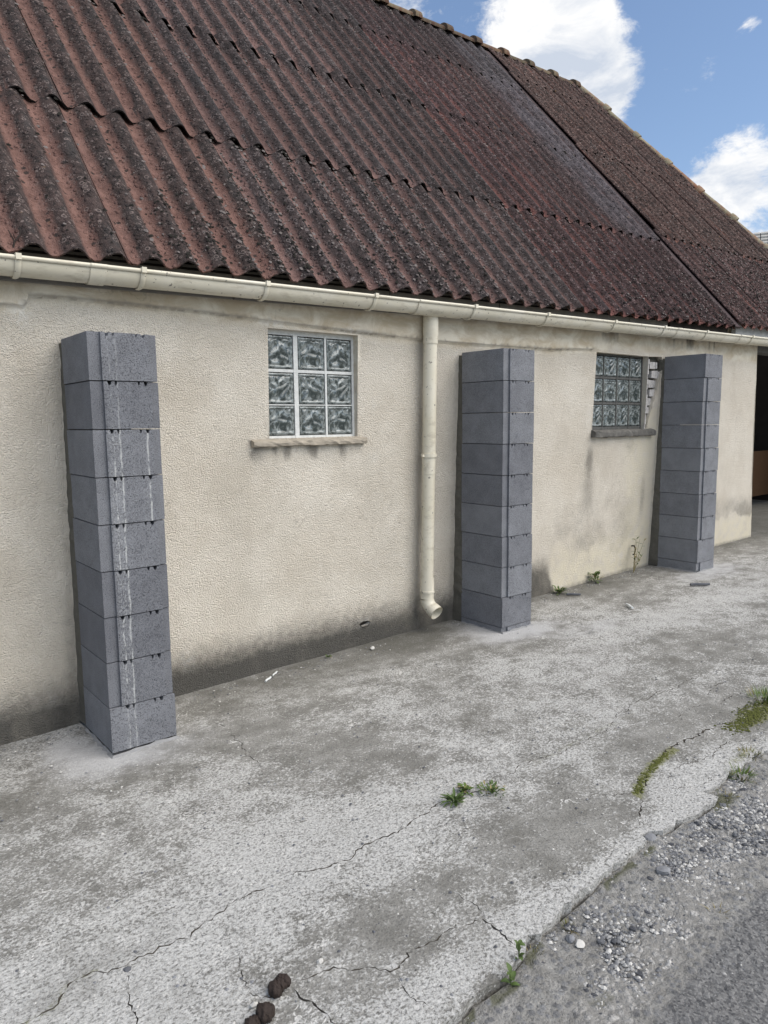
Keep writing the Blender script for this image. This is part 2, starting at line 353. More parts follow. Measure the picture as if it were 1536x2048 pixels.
def mat_block():
    m = M('grey_block', .95, .15)
    rnd = m.info('Random'); ofs = m.nt.nodes.new('ShaderNodeCombineXYZ'); m.put(m.op('MULTIPLY', rnd, 57.0), ofs.inputs[0])
    ad = m.nt.nodes.new('ShaderNodeVectorMath'); m.nt.links.new(m.vec, ad.inputs[0]); m.nt.links.new(ofs.outputs[0], ad.inputs[1]); V = ad.outputs[0]
    fine = m.noise(260, 3, .7, V); mid = m.noise(9, 5, .6, V); pore = m.noise(210, 2, .5, V)
    front = m.rng(m.xyz()[1], .012, .004)
    base = m.mix(m.rng(mid, .3, .7), (.160, .164, .180), (.215, .221, .240))
    c = m.mix(m.op('MULTIPLY', m.rng(fine, .42, .66), .6), base, (.285, .298, .315)); c = m.mix(m.op('MULTIPLY', m.rng(fine, .48, .32), .5), c, (.07, .072, .08))
    c = m.mix(m.op('MULTIPLY', m.op('MULTIPLY', m.rng(pore, .60, .70), front), .8), c, (.045, .046, .052))
    c = m.mix(1.0, c, m.mix(rnd, (.80, .80, .81), (1.10, 1.10, 1.09)), 'MULTIPLY')
    wt = m.attr('lime', 'OBJECT'); x, y, z = m.xyz()
    # lime streaks that ran down inside the panel edges
    wob = m.op('MULTIPLY', m.op('SUBTRACT', m.noise(9, 4, .65, V), .5), .022); xw = m.op('ADD', x, wob); nz = m.noise(150, 5, .75, m.map((1, 1, .45), vec=V)); brk = m.noise(16, 4, .7, m.map((1, 1, 1), vec=V))
    def line(c0, w_): return m.rng(m.op('ABSOLUTE', m.op('SUBTRACT', xw, c0)), w_, w_*.25)
    haze_ = m.op('MULTIPLY', m.op('MULTIPLY', m.rng(xw, .052, .064), m.rng(xw, .120, .104)), m.op('MULTIPLY', m.rng(nz, .45, .66), .55))
    thin = m.op('ADD', m.op('MULTIPLY', line(.078, .0042), m.rng(brk, .42, .60)), m.op('MULTIPLY', line(.107, .005), m.rng(brk, .60, .45)))
    two = m.op('MULTIPLY', m.op('ADD', m.op('MULTIPLY', line(.224, .006), m.rng(brk, .35, .5)), m.op('MULTIPLY', line(.21, .022), m.op('MULTIPLY', m.rng(nz, .5, .7), .4))), m.attr('lime2', 'OBJECT'))
    lf = m.op('ADD', m.op('ADD', haze_, m.op('MULTIPLY', thin, .8)), m.op('MULTIPLY', two, .9))
    lf = m.op('MULTIPLY', m.op('MULTIPLY', lf, wt), m.op('MULTIPLY', front, .75), True)
    c = m.mix(lf, c, (.56, .57, .56)); m.col(c)
    h = m.op('ADD', fine, m.op('MULTIPLY', m.rng(pore, .55, .7), m.op('MULTIPLY', front, -1.2)))
    m.nrm(m.bump(h, .004, .8)); return m.m
def mat_pvc():
    m = M('sand_pvc', .42, .4)
    n = m.noise(4, 5, .6); st = m.noise(30, 5, .65, m.map((.3, 1, 1))); ch = m.noise(38, 4, .55, m.map((1, 1, 1), (5, 2, 1)))
    c = m.mix(m.rng(n, .3, .7), (.63, .585, .46), (.70, .66, .55)); c = m.mix(m.op('MULTIPLY', m.rng(st, .50, .72), .55), c, (.40, .355, .27))
    c = m.mix(m.op('MULTIPLY', m.rng(ch, .665, .68), .9), c, (.20, .185, .16)); m.col(c); m.rough(m.rng(st, .3, .7, .35, .55)); return m.m
def mat_glass():
    m = M('ribbed_glass', .17, .5)
    m.p.inputs['IOR'].default_value = 1.6; n = m.noise(22, 4, .6, None, 1.5)
    m.col(m.mix(m.rng(n, .4, .62), (.040, .052, .049), (.245, .270, .266)))  # pale swirls in the colour stand in for light refracted by the glass
    m.p.inputs['Metallic'].default_value = .12; return m.m
def mat_tile():
    m = M('ridge_clay', .9, .2); n = m.noise(16, 5, .65); k = m.noise(45, 4, .7)
    c = m.mix(m.rng(n, .35, .62), (.20, .115, .082), (.25, .225, .165)); c = m.mix(m.op('MULTIPLY', m.rng(k, .55, .7), .7), c, (.06, .056, .045))
    c = m.mix(1.0, c, m.info('Color'), 'MULTIPLY'); m.col(c); m.nrm(m.bump(k, .006)); return m.m
MW = mat_wall(); MS = mat_slab(); MG = mat_gravel(); MR = mat_roof(); MBk = mat_block(); MP = mat_pvc(); MGl = mat_glass(); MT = mat_tile()
M_soil = simple('dark_soil', (.075, .068, .058), 1, .1, .5, 60, .004)
M_mortar = simple('grey_mortar', (.125, .118, .10), 1, .1, .35, 35, .006)
M_white = simple('white_mortar', (.62, .63, .61), .9, .2, .25, 40, .003)
M_black = simple('mouldy_mortar', (.10, .10, .095), 1, .15, .75, 30, .004)
M_moss = simple('black_moss', (.022, .021, .018), 1, .1, .5, 90)
M_lip = simple('dark_edge', (.022, .019, .018), 1, .1, .5, 60)  # darker lower lip of the overlapping upper sheets
M_fascia = simple('weathered_fascia', (.16, .155, .145), .9, .2, .35, 12)
M_dark = simple('dark_wood_and_shade', (.035, .030, .026), .9, .2, .4, 8)  # real wood, plus bay surfaces and hole back blackened to stand for shade
M_sill = simple('sill_cement', (.36, .32, .26), .95, .15, .4, 26, .006)
M_sill2 = simple('mossy_sill', (.13, .125, .115), .95, .15, .7, 26, .006)
M_brick = simple('chalky_brick', (.47, .455, .44), .95, .15, .5, 34, .008)
M_stone = simple('grey_stone', (.20, .205, .215), .9, .2, .45, 22, .004)
M_stoned = simple('slate_stone', (.105, .108, .118), .9, .2, .4, 30, .003)
M_stonel = simple('pale_stone', (.50, .49, .46), .9, .2, .2, 30, .003)
M_dung = simple('dung', (.030, .021, .017), .75, .3, .5, 55, .006)
M_grass = simple('grass_blade', (.085, .13, .030), .7, .25, .5, 30)
M_grassd = simple('dry_grass', (.26, .22, .11), .8, .2, .35, 30)
M_leaf = simple('weed_leaf', (.075, .115, .032), .6, .3, .4, 30)
M_mossg = simple('green_moss', (.090, .098, .030), 1, .1, .5, 50)
M_plast = simple('white_plastic', (.62, .64, .63), .5, .4, .1, 30)
M_board = simple('chipboard', (.060, .032, .015), .9, .2, .45, 30)
M_dust = simple('floor_dust', (.22, .21, .19), 1, .1, .35, 9)
M_ext = simple('far_render', (.45, .42, .36), .95, .15, .15, 3)
M_ftile = simple('far_tile', (.40, .39, .36), .9, .2, .3, 4)

# ------------------------------------------------------------------ ground (stony yard) and concrete apron
EDGE = [(-7, -2.02), (-3, -2.0), (-1.2, -1.97), (-.2, -1.95), (.124, -1.937), (.16, -1.943), (.25, -1.931), (.333, -1.94), (.412, -1.931), (.516, -1.887), (.609, -1.884), (.722, -1.875), (.79, -1.874), (.88, -1.865), (.942, -1.864), (1.057, -1.86), (1.12, -1.858), (1.165, -1.858), (1.182, -1.835), (1.225, -1.84), (1.25, -1.862), (1.429, -1.886), (1.551, -1.897), (1.60, -1.88), (1.593, -1.836), (1.70, -1.845), (1.801, -1.83), (2.005, -1.834), (2.132, -1.84), (2.5, -1.80), (3.2, -1.84), (4.4, -1.80), (6, -1.83), (9, -1.80), (14, -1.82)]
EDGE = [(-14, -2.03)]+EDGE
edge_pts = []
for a, b in zip(EDGE[:-1], EDGE[1:]):
    k = max(1, int(math.dist(a, b)/(.028 if -1 < a[0] < 3 else .12)))
    for j in range(k):
        t = j/k; p = (a[0]+(b[0]-a[0])*t, a[1]+(b[1]-a[1])*t)
        edge_pts.append((p[0]+rng.normal(0, .003), p[1]+rng.normal(0, .006)))
edge_pts.append(EDGE[-1])
outline = edge_pts+[(14, 8.0), (7.3, 8.0), (7.3, .62), (-14, .62)]
CRACKS = [
 ([(-.9, -1.30), (-.628, -1.274), (-.563, -1.271), (-.493, -1.237), (-.434, -1.254), (-.385, -1.263), (-.279, -1.259), (-.145, -1.259), (-.065, -1.259), (.053, -1.26), (.142, -1.26), (.229, -1.271), (.328, -1.271), (.501, -1.268), (.551, -1.289), (.682, -1.273), (.799, -1.254), (1.093, -1.262)], .0045),
 ([(1.093, -1.262), (1.355, -1.277), (1.56, -1.278), (1.765, -1.264), (2.201, -1.199), (2.265, -1.216), (2.8, -1.24)], .003),
 ([(-.391, -1.281), (-.402, -1.358), (-.416, -1.377), (-.419, -1.463), (-.43, -1.6)], .0035),
 ([(-.078, -1.611), (-.018, -1.636), (.039, -1.668), (.092, -1.705), (.142, -1.748), (.219, -1.703), (.276, -1.717), (.398, -1.732), (.464, -1.757), (.464, -1.776), (.453, -1.833), (.453, -1.890)], .004),
 ([(.47, -1.755), (.494, -1.699), (.49, -1.618)], .0025), ([(.142, -1.748), (.128, -1.784), (.136, -1.833), (.13, -1.90)], .003),
 ([(-.085, -1.611), (-.088, -1.65), (-.071, -1.715), (-.067, -1.776), (-.05, -1.9)], .0045), ([(-.078, -1.62), (-.16, -1.60), (-.20, -1.56), (-.18, -1.50), (-.126, -1.405)], .0025),
 ([(1.253, -1.546), (1.33, -1.625), (1.402, -1.675)], .003),
 ([(1.402, -1.675), (1.506, -1.633), (1.652, -1.601), (1.845, -1.581), (1.944, -1.595), (2.101, -1.605), (2.311, -1.618)], .008),
 ([(1.393, -1.681), (1.318, -1.753), (1.221, -1.80), (1.19, -1.83)], .004),
 ([(2.494, -1.383), (2.636, -1.351), (2.802, -1.39)], .004), ([(.48, .018), (.466, -.287), (.43, -.53)], .0025),
 ([(1.55, -1.70), (1.72, -1.68), (1.9, -1.72), (2.1, -1.70)], .003), ([(1.5, -1.72), (1.62, -1.78), (1.75, -1.80)], .0025),
 ([(2.0, -1.42), (2.15, -1.47), (2.3, -1.45), (2.45, -1.50), (2.7, -1.47)], .003), ([(.72, -1.78), (.76, -1.83), (.80, -1.86)], .0025),
]
chains = []; centers = []; cw = []
for line, w in CRACKS:
    d = densify(line, .011, False); d = np.array(d); n = len(d)
    wob = np.cumsum(rng.normal(0, .0045, n)); wob -= np.linspace(wob[0], wob[-1], n); wob += rng.normal(0, .0026, n)
    t = np.gradient(d, axis=0); t /= np.linalg.norm(t, axis=1)[:, None]+1e-9; nn = np.stack([-t[:, 1], t[:, 0]], 1)
    c = d+nn*wob[:, None]; ww = .60*w*(.35+1.2*rng.random(n))*np.clip(np.minimum(np.arange(n), np.arange(n)[::-1])/4, .15, 1)
    ww[rng.random(n) < .25] *= .2; ww[vnoise(np.arange(n)*.13+line[0][0]*7, line[0][1]*5, 1, 2) < .30] *= .2
    chains += [c+nn*ww[:, None], c-nn*ww[:, None]]; centers.append(c); cw.append(ww)
gx = np.arange(-1.6, 3.4, .035); gy = np.arange(-2.0, .60, .035)
P1 = np.stack(np.meshgrid(gx, gy), -1).reshape(-1, 2)+rng.normal(0, .008, (len(gx)*len(gy), 2))
gx = np.concatenate([np.arange(-13.5, -1.6, .4), np.arange(3.45, 8, .10), np.arange(8, 14, .4)]); gy = np.arange(-2, .6, .1)
P2 = np.stack(np.meshgrid(gx, gy), -1).reshape(-1, 2)+rng.normal(0, .01, (len(gx)*len(gy), 2))
gx = np.arange(7.4, 14, .3); gy = np.arange(.65, 7.9, .3); P3 = np.stack(np.meshgrid(gx, gy), -1).reshape(-1, 2)
pts = np.concatenate([P1, P2, P3]); pts = pts[inpoly(pts[:, 0], pts[:, 1], outline)]
allc = np.concatenate(centers); allw = np.concatenate(cw)
def cdist(p, chunk=2000):
    dm = np.empty(len(p)); ix = np.empty(len(p), int)
    for i in range(0, len(p), chunk):
        dd = np.linalg.norm(p[i:i+chunk, None]-allc[None], axis=2); ix[i:i+chunk] = dd.argmin(1); dm[i:i+chunk] = dd.min(1)
    return dm, ix
dm, ix = cdist(pts); pts = pts[dm > .012]
V2, F = cdt(np.concatenate([pts, allc]), [outline], chains)
cen = np.array([V2[list(f)].mean(0) for f in F]); keep = inpoly(cen[:, 0], cen[:, 1], outline)
dcen = np.concatenate([c[:-1]+(c[1:]-c[:-1])*t for c in centers for t in np.linspace(0, .9, 7)]); dcw = np.concatenate([w_[:-1]+(w_[1:]-w_[:-1])*t for w_ in cw for t in np.linspace(0, .9, 7)])
dcen_i = np.argsort(dcen[:, 0]); dcen = dcen[dcen_i]; dcw = dcw[dcen_i]
F = [f for f, k in zip(F, keep) if k]; cen = cen[keep]
dm, ix = cdist(V2); is_c = dm < 2e-4
hgt = (vnoise(V2[:, 0], V2[:, 1], 1.3, 2)-.5)*.016+(vnoise(V2[:, 0]+9, V2[:, 1], 9, 3)-.5)*.006
hgt += .004*np.exp(-(dm/.03)**2)*(vnoise(V2[:, 0], V2[:, 1], 30, 1)-.3)
hgt *= sstep(np.abs(V2[:, 1]-.5), .0, .1)
z = GZ(V2[:, 0])+hgt; z[is_c] -= .004+1.3*allw[ix[is_c]]
in_c = np.array([is_c[list(f)].any() for f in F])
for i in np.where(in_c)[0]:
    a_ = np.searchsorted(dcen[:, 0], cen[i, 0]-.02); b_ = np.searchsorted(dcen[:, 0], cen[i, 0]+.02)
    dd = np.linalg.norm(dcen[a_:b_]-cen[i], axis=1) if b_ > a_ else np.array([1.]); j = dd.argmin(); in_c[i] = dd[j] < dcw[a_+j]*.9+.0006 if b_ > a_ else False
X, Y = V2[:, 0], V2[:, 1]
def blob(cx, cy, rx, ry, p=1.0): return np.exp(-(((X-cx)/rx)**2+((Y-cy)/ry)**2)**p)
worn = .08+.58*np.exp(-((Y+1.30-.02*X)/.26)**2)*sstep(X, 2.6, .2)+.55*blob(.30, -1.05, .5, .28)+.7*np.exp(-((Y+1.86)/.07)**2)+.7*blob(1.75, -1.74, .35, .10)
worn += .55*blob(-.45, -1.5, .35, .25)-.35*blob(1.0, -1.62, .45, .16)-.3*blob(.35, -1.55, .28, .10)-.25*blob(.75, -.75, .5, .25)+.35*blob(2.3, -.6, .8, .3)-.5*blob(1.9, -1.45, .6, .12)
worn += .5*np.exp(-((Y+.55)/.18)**2)*sstep(X, 2.2, 3.2)+.25*blob(-.2, -.55, .5, .25)
dust = .62*blob(.10, -.05, .36, .22)+.9*blob(2.65, -.05, .42, .17)+.7*blob(5.2, -.08, .6, .2)+.5*blob(3.1, -.35, .5, .12)+.6*blob(-.12, .20, .17, .25)+.5*blob(2.45, .2, .2, .2)
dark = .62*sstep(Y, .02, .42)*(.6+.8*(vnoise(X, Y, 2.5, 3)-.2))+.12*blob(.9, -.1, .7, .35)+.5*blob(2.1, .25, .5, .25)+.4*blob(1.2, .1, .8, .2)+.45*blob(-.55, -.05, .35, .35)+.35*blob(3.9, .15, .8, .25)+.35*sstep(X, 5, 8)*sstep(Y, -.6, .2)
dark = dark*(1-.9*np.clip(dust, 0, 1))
wide_y = np.interp(X, [1.38, 1.40, 1.506, 1.652, 1.845], [-1.69, -1.67, -1.633, -1.601, -1.581])
moss = 1.0*np.exp(-((Y-wide_y)/.028)**2)*((X > 1.38) & (X < 1.85))+.75*blob(2.34, -1.66, .16, .06)+.75*blob(2.6, -1.66, .22, .1)+.45*np.exp(-((Y+1.265)/.03)**2)*sstep(X, 1.1, 1.3)*sstep(X, 2.4, 1.9)+.5*np.exp(-(dm/.015)**2)*((X < -.45) & (Y > -1.35))
moss += .3*blob(1.1, .0, .3, .2)+.7*blob(2.0, -1.80, .2, .03)
nv = len(V2); verts = [(x, y, zz) for (x, y), zz in zip(V2, z)]
# broken side of the slab
order = [int(i) for i in (np.array([np.abs(V2-np.array(p)).sum(1).argmin() for p in edge_pts]))]
low = []
for i in order:
    low.append(len(verts)); verts.append((V2[i, 0]+rng.normal(0, .004), V2[i, 1]+.012+rng.normal(0, .006), z[i]-.10))
sf = [(order[i], low[i], low[i+1], order[i+1]) for i in range(len(order)-1)]
mi = [1 if c else 0 for c in in_c]+[0]*len(sf); ext = [0]*len(low)
slab = link('concrete_apron', verts, list(F)+sf, [MS, M_soil], None, False, None, mi,
            dict(worn=list(worn)+[.1]*len(low), dust=list(dust)+ext, dark=list(dark)+[1.2]*len(low), moss=list(moss)+[.25]*len(low)))
for p in slab.data.polygons: p.use_smooth = True
slab.data.set_sharp_from_angle(angle=R(45))
tag(slab, kind='structure')

def ylim(x): return np.interp(x, [e_[0] for e_ in EDGE], [e_[1] for e_ in EDGE])
xs = np.unique(np.concatenate([np.linspace(-60, -2, 12), np.arange(-1.2, 3.2, .022), np.arange(3.2, 9, .2), np.linspace(9, 200, 16)]))
ys = np.unique(np.concatenate([np.linspace(-120, -5, 12), np.arange(-5, -3, .12), np.arange(-3.0, -1.74, .022), np.arange(-1.74, .9, .2), np.linspace(1, 150, 14)]))
XX, YY = np.meshgrid(xs, ys); X = XX.ravel(); Y = YY.ravel()
yl = ylim(np.clip(X, -14, 14)); under = sstep(Y, yl+.0, yl+.05)*((X > -13.8) & (X < 13.8) & (Y < 7.8))
near = ((X > -1.3) & (X < 3.3) & (Y > -3.1)).astype(float)
zz = GZ(np.clip(X, -14, 14))-np.interp(X, [.8, 1.5], [.028, .013])-.03*sstep(Y, yl-.02, yl+.02)*under-.12*under+near*((vnoise(X, Y, 3, 3)-.5)*.03+(vnoise(X+5, Y, 28, 2)-.5)*.012)
zz -= .02*sstep(yl-Y, .5, 1.2)
def blob(cx, cy, rx, ry, p=1.0): return np.exp(-(((X-cx)/rx)**2+((Y-cy)/ry)**2)**p)
lime = .95*np.exp(-((Y+2.10-.10*(X-1.0))/.075)**2)*sstep(X, .35, .7)+.6*blob(.42, -2.15, .25, .08)+.35*blob(1.9, -2.0, .5, .08)
asph = sstep(yl-Y, .30, .42)*sstep(X, .3, .55)*.9+(yl-Y > .9)*.4
gm = .8*np.exp(-((Y-yl+.02)/.022)**2)*(vnoise(X, Y, 6, 2) > .45)+.7*blob(.50, -2.13, .06, .03)+.5*blob(.45, -2.22, .06, .04)+.9*blob(1.62, -1.90, .09, .04)
nx_, ny_ = len(xs), len(ys)
gf = [(j*nx_+i, j*nx_+i+1, (j+1)*nx_+i+1, (j+1)*nx_+i) for j in range(ny_-1) for i in range(nx_-1)]
ground = link('ground', np.stack([X, Y, zz], 1), gf, MG, None, True, None, None, dict(lime=lime, asphalt=asph, moss=gm))
tag(ground, kind='structure')

# ------------------------------------------------------------------ barn
barn = tag(empty('barn', (0, 0, 0)), 'long beige roughcast barn with a steep dark red corrugated roof and two glass block windows', 'barn')
XL, XR = -1.5, 6.95
WIN1 = [(1.068, .125), (1.672, .125), (1.672, -.468), (1.068, -.468)]
WIN2 = [(4.055, .150), (4.815, .150), (4.815, -.475), (4.055, -.475)]
BROK = [(4.8155, .150), (5.03, .158), (5.075, .10), (5.05, .03), (5.0, -.05), (4.985, -.13), (4.945, -.21), (4.915, -.29), (4.88, -.37), (4.855, -.47), (4.8155, -.475)]
HOLE = [(1.69, -1.645), (1.72, -1.632), (1.76, -1.634), (1.785, -1.648), (1.76, -1.662), (1.72, -1.668)]
wl_out = densify([(XL, float(GZ(XL))-.12), (7.12, float(GZ(7))-.12), (6.86, .55), (XL, .375)], .05)
BROKj = densify(BROK[:1]+BROK[1:], .03, True, .004)
W_pts = []
for x in np.arange(XL+.02, 7.1, .03):
    for zz_ in np.arange(-1.9, .62, .03): W_pts.append((x+rng.normal(0, .004), zz_+rng.normal(0, .004)))
W_pts = np.array(W_pts)
loops = [WIN1, WIN2, BROK, HOLE]
LIP = [(XL, .118), (-.142, .125), (-.128, .138), (-.119, .170), (.0, .178), (.679, .172), (1.0, .160), (1.615, .140), (2.251, .125), (3.472, .135), (3.9, .16), (4.8, .18), (5.2, .20), (6.9, .22)]
lipz = lambda x: np.interp(x, [p[0] for p in LIP], [p[1] for p in LIP])
lip_u = [(x, zz_+.006) for x, zz_ in densify(LIP, .04, False)]; lip_d = [(x, zz_-.007) for x, zz_ in densify(LIP, .04, False)]
ok = inpoly(W_pts[:, 0], W_pts[:, 1], wl_out)
for lp in loops: ok &= ~inpoly(W_pts[:, 0], W_pts[:, 1], lp)
W_pts = W_pts[ok]
V2, F = cdt(W_pts, [wl_out]+loops, [lip_u, lip_d])
cen = np.array([V2[list(f)].mean(0) for f in F]); keep = inpoly(cen[:, 0], cen[:, 1], wl_out)
for lp in loops: keep &= ~inpoly(cen[:, 0], cen[:, 1], lp)
F = [f for f, k in zip(F, keep) if k]
X, Z = V2[:, 0], V2[:, 1]; hg = Z-GZ(X)
above = sstep(Z-lipz(X), -.006, .006)*sstep(X, 4.3, 4.0)+.0
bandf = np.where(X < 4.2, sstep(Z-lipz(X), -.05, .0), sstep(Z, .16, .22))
yw = WY(Z)-.016*above*(.75+.5*vnoise(X, Z, 6, 2))+(vnoise(X, Z, 1.1, 2)-.5)*.018+(vnoise(X+3, Z, 5, 3)-.5)*.008
yw += .010*np.exp(-((Z-lipz(X)+.028)/.02)**2)*0
nz1 = vnoise(X, Z, 5, 3); nz2 = vnoise(X*3, Z, 2, 3)
left = sstep(X+.10*(vnoise(X, Z, 7, 3)-.5), 3.62, 3.53)
dirt = left*(.95*sstep(hg, .42+.07*(nz1-.5), .00)+.35*sstep(hg, .12+.06*nz2, .0))
dirt += (1-left)*.55*sstep(hg, .055, .0)
dirt += .35*np.exp(-((X-3.40)/.2)**2)*sstep(hg, .6, .0)*left
def wb(cx, cz, rx, rz): return np.exp(-((X-cx)/rx)**2-((Z-cz)/rz)**2)
rightgrey = (1-left)*sstep(hg, .24+.34*(nz2-.5)-.05*(X-3.6), .34+.34*(nz2-.5)-.05*(X-3.6))*sstep(hg, 1.15, .42)*sstep(X, 4.95, 4.7)*(.55+.9*(nz1-.4))
grey = .62*rightgrey+.7*wb(4.045, -.70, .05, .10)+.45*wb(4.05, -.9, .10, .3)+.55*wb(4.87, -1.05, .05, .28)+.5*wb(4.62, -.62, .12, .10)
grey += .6*sstep(hg, .26+.22*(nz2-.5), .31+.22*(nz2-.5))*sstep(hg, .62, .36)*(X > 5.4)*(.5+nz1)
drip = vnoise(X*22, Z*1.5, 1, 2)
grey += .9*((X > .95) & (X < 1.72))*sstep(Z, -.76+.16*drip, -.51)*(Z < -.47)*sstep(drip, .25, .6)*1.2
grey += .25*vnoise(X, Z, 1.7, 3)*sstep(hg, .9, .3)*left
dirt += .8*((X > 4.9) & (X < 6.2))*sstep(Z, .17, .33)*sstep(drip, .42, .7)*.9+.5*((X > 4.1) & (X < 4.35))*sstep(Z, .16, .3)
grey += .5*(X < .3)*np.exp(-((Z-.24)/.05)**2)*sstep(nz1, .5, .6)+.9*np.exp(-((X+.16)/.05)**2)*(Z > .2)*sstep(nz1, .4, .6)
grey += 1.0*np.exp(-((Z-lipz(X)-.001)/.009)**2)*(X < 4.0)
for px in (0, 2.52, 5.05): grey += .5*sstep(np.abs(X-px+.02), .06, .0)*(Z < .0)
pale = (1-left)*sstep(hg, .50, .15)*(X < 5.0)+(X > 5.4)*sstep(hg, .33, .2)*.9+.8*sstep(X, 4.45, 4.7)*sstep(X, 5.1, 4.95)*(Z < -.3)
white = .8*wb(1.739, -1.65, .06, .03)+.8*wb(.55, -1.64, .035, .07)+.6*wb(1.64, .145, .1, .02)+.8*wb(-.15, .1, .04, .05)+.7*wb(1.1, .15, .1, .015)+.6*wb(-.12, -1.69, .05, .05)+.6*wb(1.62, .06, .05, .03)*0+.5*wb(1.8, -.27, .02, .02)+.6*wb(1.79, -.6, .03, .02)+.4*wb(4.0, -.35, .03, .1)
mb = MB(); nv = len(V2)
verts = [(x, y, zz_) for x, y, zz_ in zip(X, yw, Z)]; faces = [tuple(f) for f in F]; mi = [0]*len(faces)
at = {'dirt': list(dirt), 'grey': list(grey), 'band': list(bandf), 'pale': list(pale), 'white': list(white)}
def addv(p, **k):
    verts.append(p)
    for a in at: at[a].append(k.get(a, 0))
    return len(verts)-1
def reveal(poly, depth, **k):
    idx = [int(((V2-np.array(p))**2).sum(1).argmin()) for p in poly]
    inn = [addv((V2[i, 0], verts[i][1]+depth, V2[i, 1]), **k) for i in idx]
    n = len(idx)
    for i in range(n): faces.append((idx[i], idx[(i+1) % n], inn[(i+1) % n], inn[i])); mi.append(0)
    return inn
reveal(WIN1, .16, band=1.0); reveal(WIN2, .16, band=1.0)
b_in = reveal(BROK, .055, grey=.8); faces.append(tuple(b_in)); mi.append(1)
h_in = reveal(HOLE, .03, white=1.); faces.append(tuple(h_in)); mi.append(2)  # hole back coloured near black, its shade held in the colour
# return face at the right-hand end of the wall
zend = np.linspace(float(GZ(7))-.12, .55, 30)
xe = lambda z_: 7.12+(6.86-7.12)*(z_-zend[0])/(zend[-1]-zend[0])
a_ = [addv((xe(q), float(WY(q)), q), pale=.6) for q in zend]; b_ = [addv((xe(q), float(WY(q))+.22, q)) for q in zend]
for i in range(29): faces.append((a_[i], b_[i], b_[i+1], a_[i+1])); mi.append(0)
wall = link('front_wall', verts, faces, [MW, M_mortar, M_dark], barn, False, None, mi, at)
wall.data.polygons.foreach_set('use_smooth', np.array([i < len(F) for i in range(len(faces))])); wall.data.update()

def window(poly, nc, nr, mort, sillm, sillpoly, lab, tile_off, thick, mu):
    x0, x1 = poly[0][0], poly[1][0]; z1, z0 = poly[0][1], poly[2][1]
    yf = float(WY((z0+z1)/2))+.045
    w = link('window', [], [], None, barn); w['label'] = lab
    return w, x0, x1, z0, z1, yf
def glass_mesh(seed, w, h):
    r_ = np.random.default_rng(seed); n = 34; a = np.linspace(0, 1, n); U, Vv = np.meshgrid(a, a); x = U*w; zc = Vv*h
    d = np.minimum(np.minimum(x, w-x), np.minimum(zc, h-zc))
    base = .014*np.sqrt(np.clip(1-(1-np.clip(d/.012, 0, 1))**2, 0, 1))
    ang = r_.uniform(0, 6.28); ph = r_.uniform(0, 6.28, 6)
    wx = x+.022*np.sin(zc*38+ph[0])+.012*np.sin(x*70+ph[1]); wz = zc+.024*np.sin(x*36+ph[2])+.010*np.sin(zc*66+ph[3])
    q = wx*math.cos(ang)+wz*math.sin(ang); q2 = -wx*math.sin(ang)+wz*math.cos(ang)
    wave = .0034*np.abs(np.sin(q*62+ph[4]))+.0024*np.sin(q2*85+2.2*np.sin(q*40)+ph[5])
    inner = sstep(d, .020, .030); hgt = base-.006*sstep(d, .014, .022)+inner*(wave)
    v = np.stack([x, -hgt, zc], -1).reshape(-1, 3)
    f = [(j*n+i, j*n+i+1, (j+1)*n+i+1, (j+1)*n+i) for j in range(n-1) for i in range(n-1)]
    return v, f
def build_window(poly, xcuts, zcuts, label, mort_m, sill_m, sill, colour_seed, odd=None):
    x0, x1 = poly[0][0], poly[1][0]; z1, z0 = poly[0][1], poly[2][1]; yf = float(WY((z0+z1)/2))+.040
    lat = MB()
    # mortar lattice: xcuts / zcuts hold (lo, hi) spans of the blocks
    xb = [x0]+[q for s in xcuts for q in s]+[x1]; zb = [z0]+[q for s in zcuts for q in s]+[z1]
    for i in range(0, len(xb), 2):
        if xb[i+1]-xb[i] > .002: lat.box(xb[i], xb[i+1], yf-.002, yf+.08, z0, z1)
    for i in range(0, len(zb), 2):
        for s in xcuts:
            if zb[i+1]-zb[i] > .002: lat.box(s[0], s[1], yf, yf+.08, zb[i], zb[i+1])
    win = lat.build('window', mort_m[0], barn); win['label'] = label
    k = 0
    protos = {}
    for i, sx in enumerate(xcuts):
        for j, sz in enumerate(zcuts):
            key = ((i*2+j*3+colour_seed) % 4)
            w_, h_ = sx[1]-sx[0]-.002, sz[1]-sz[0]-.002
            pk = (key, round(w_, 3), round(h_, 3))
            if pk not in protos:
                v, f = glass_mesh(key+5, w_, h_); o = link('glass_block', v, f, MGl, win, True); protos[pk] = o
            else: o = inst(protos[pk], parent=win)
            o.location = (sx[0]+.001, yf+.012, sz[0]+.001)
    sx0, sx1, sz0, sz1, yo = sill
    n = 26; v = []; f = []
    for i in range(n+1):
        x = sx0+(sx1-sx0)*i/n; q = lambda: rng.normal(0, .0022)
        yb = yf+.05; fr = float(WY(sz1))-yo
        zt = sz1+(sz1-sz0)*.0
        v += [(x, yb, zt+.012), (x, fr+.03+q(), zt+.006+q()), (x, fr+.004+q(), zt-.004+q()), (x, fr+q(), zt-.016+q()), (x, fr+.002+q(), sz0+.004+q()), (x, fr+.012+q(), sz0+q()), (x, yb, sz0)]
    for i in range(n):
        f += [(i*7+j, (i+1)*7+j, (i+1)*7+j+1, i*7+j+1) for j in range(6)]
    f += [tuple(range(7)), tuple(range(n*7+6, n*7-1, -1))]
    link('window_sill', v, f, sill_m, win, False)
    return win, yf
w1, yf1 = build_window(WIN1, [(1.070, 1.252), (1.280, 1.463), (1.476, 1.657)], [(-.455, -.286), (-.280, -.103), (-.086, .100)],
    'three by three glass block window with thick white joints and pale sill', [M_white], M_sill, (.952, 1.722, -.512, -.478, .035), 0)
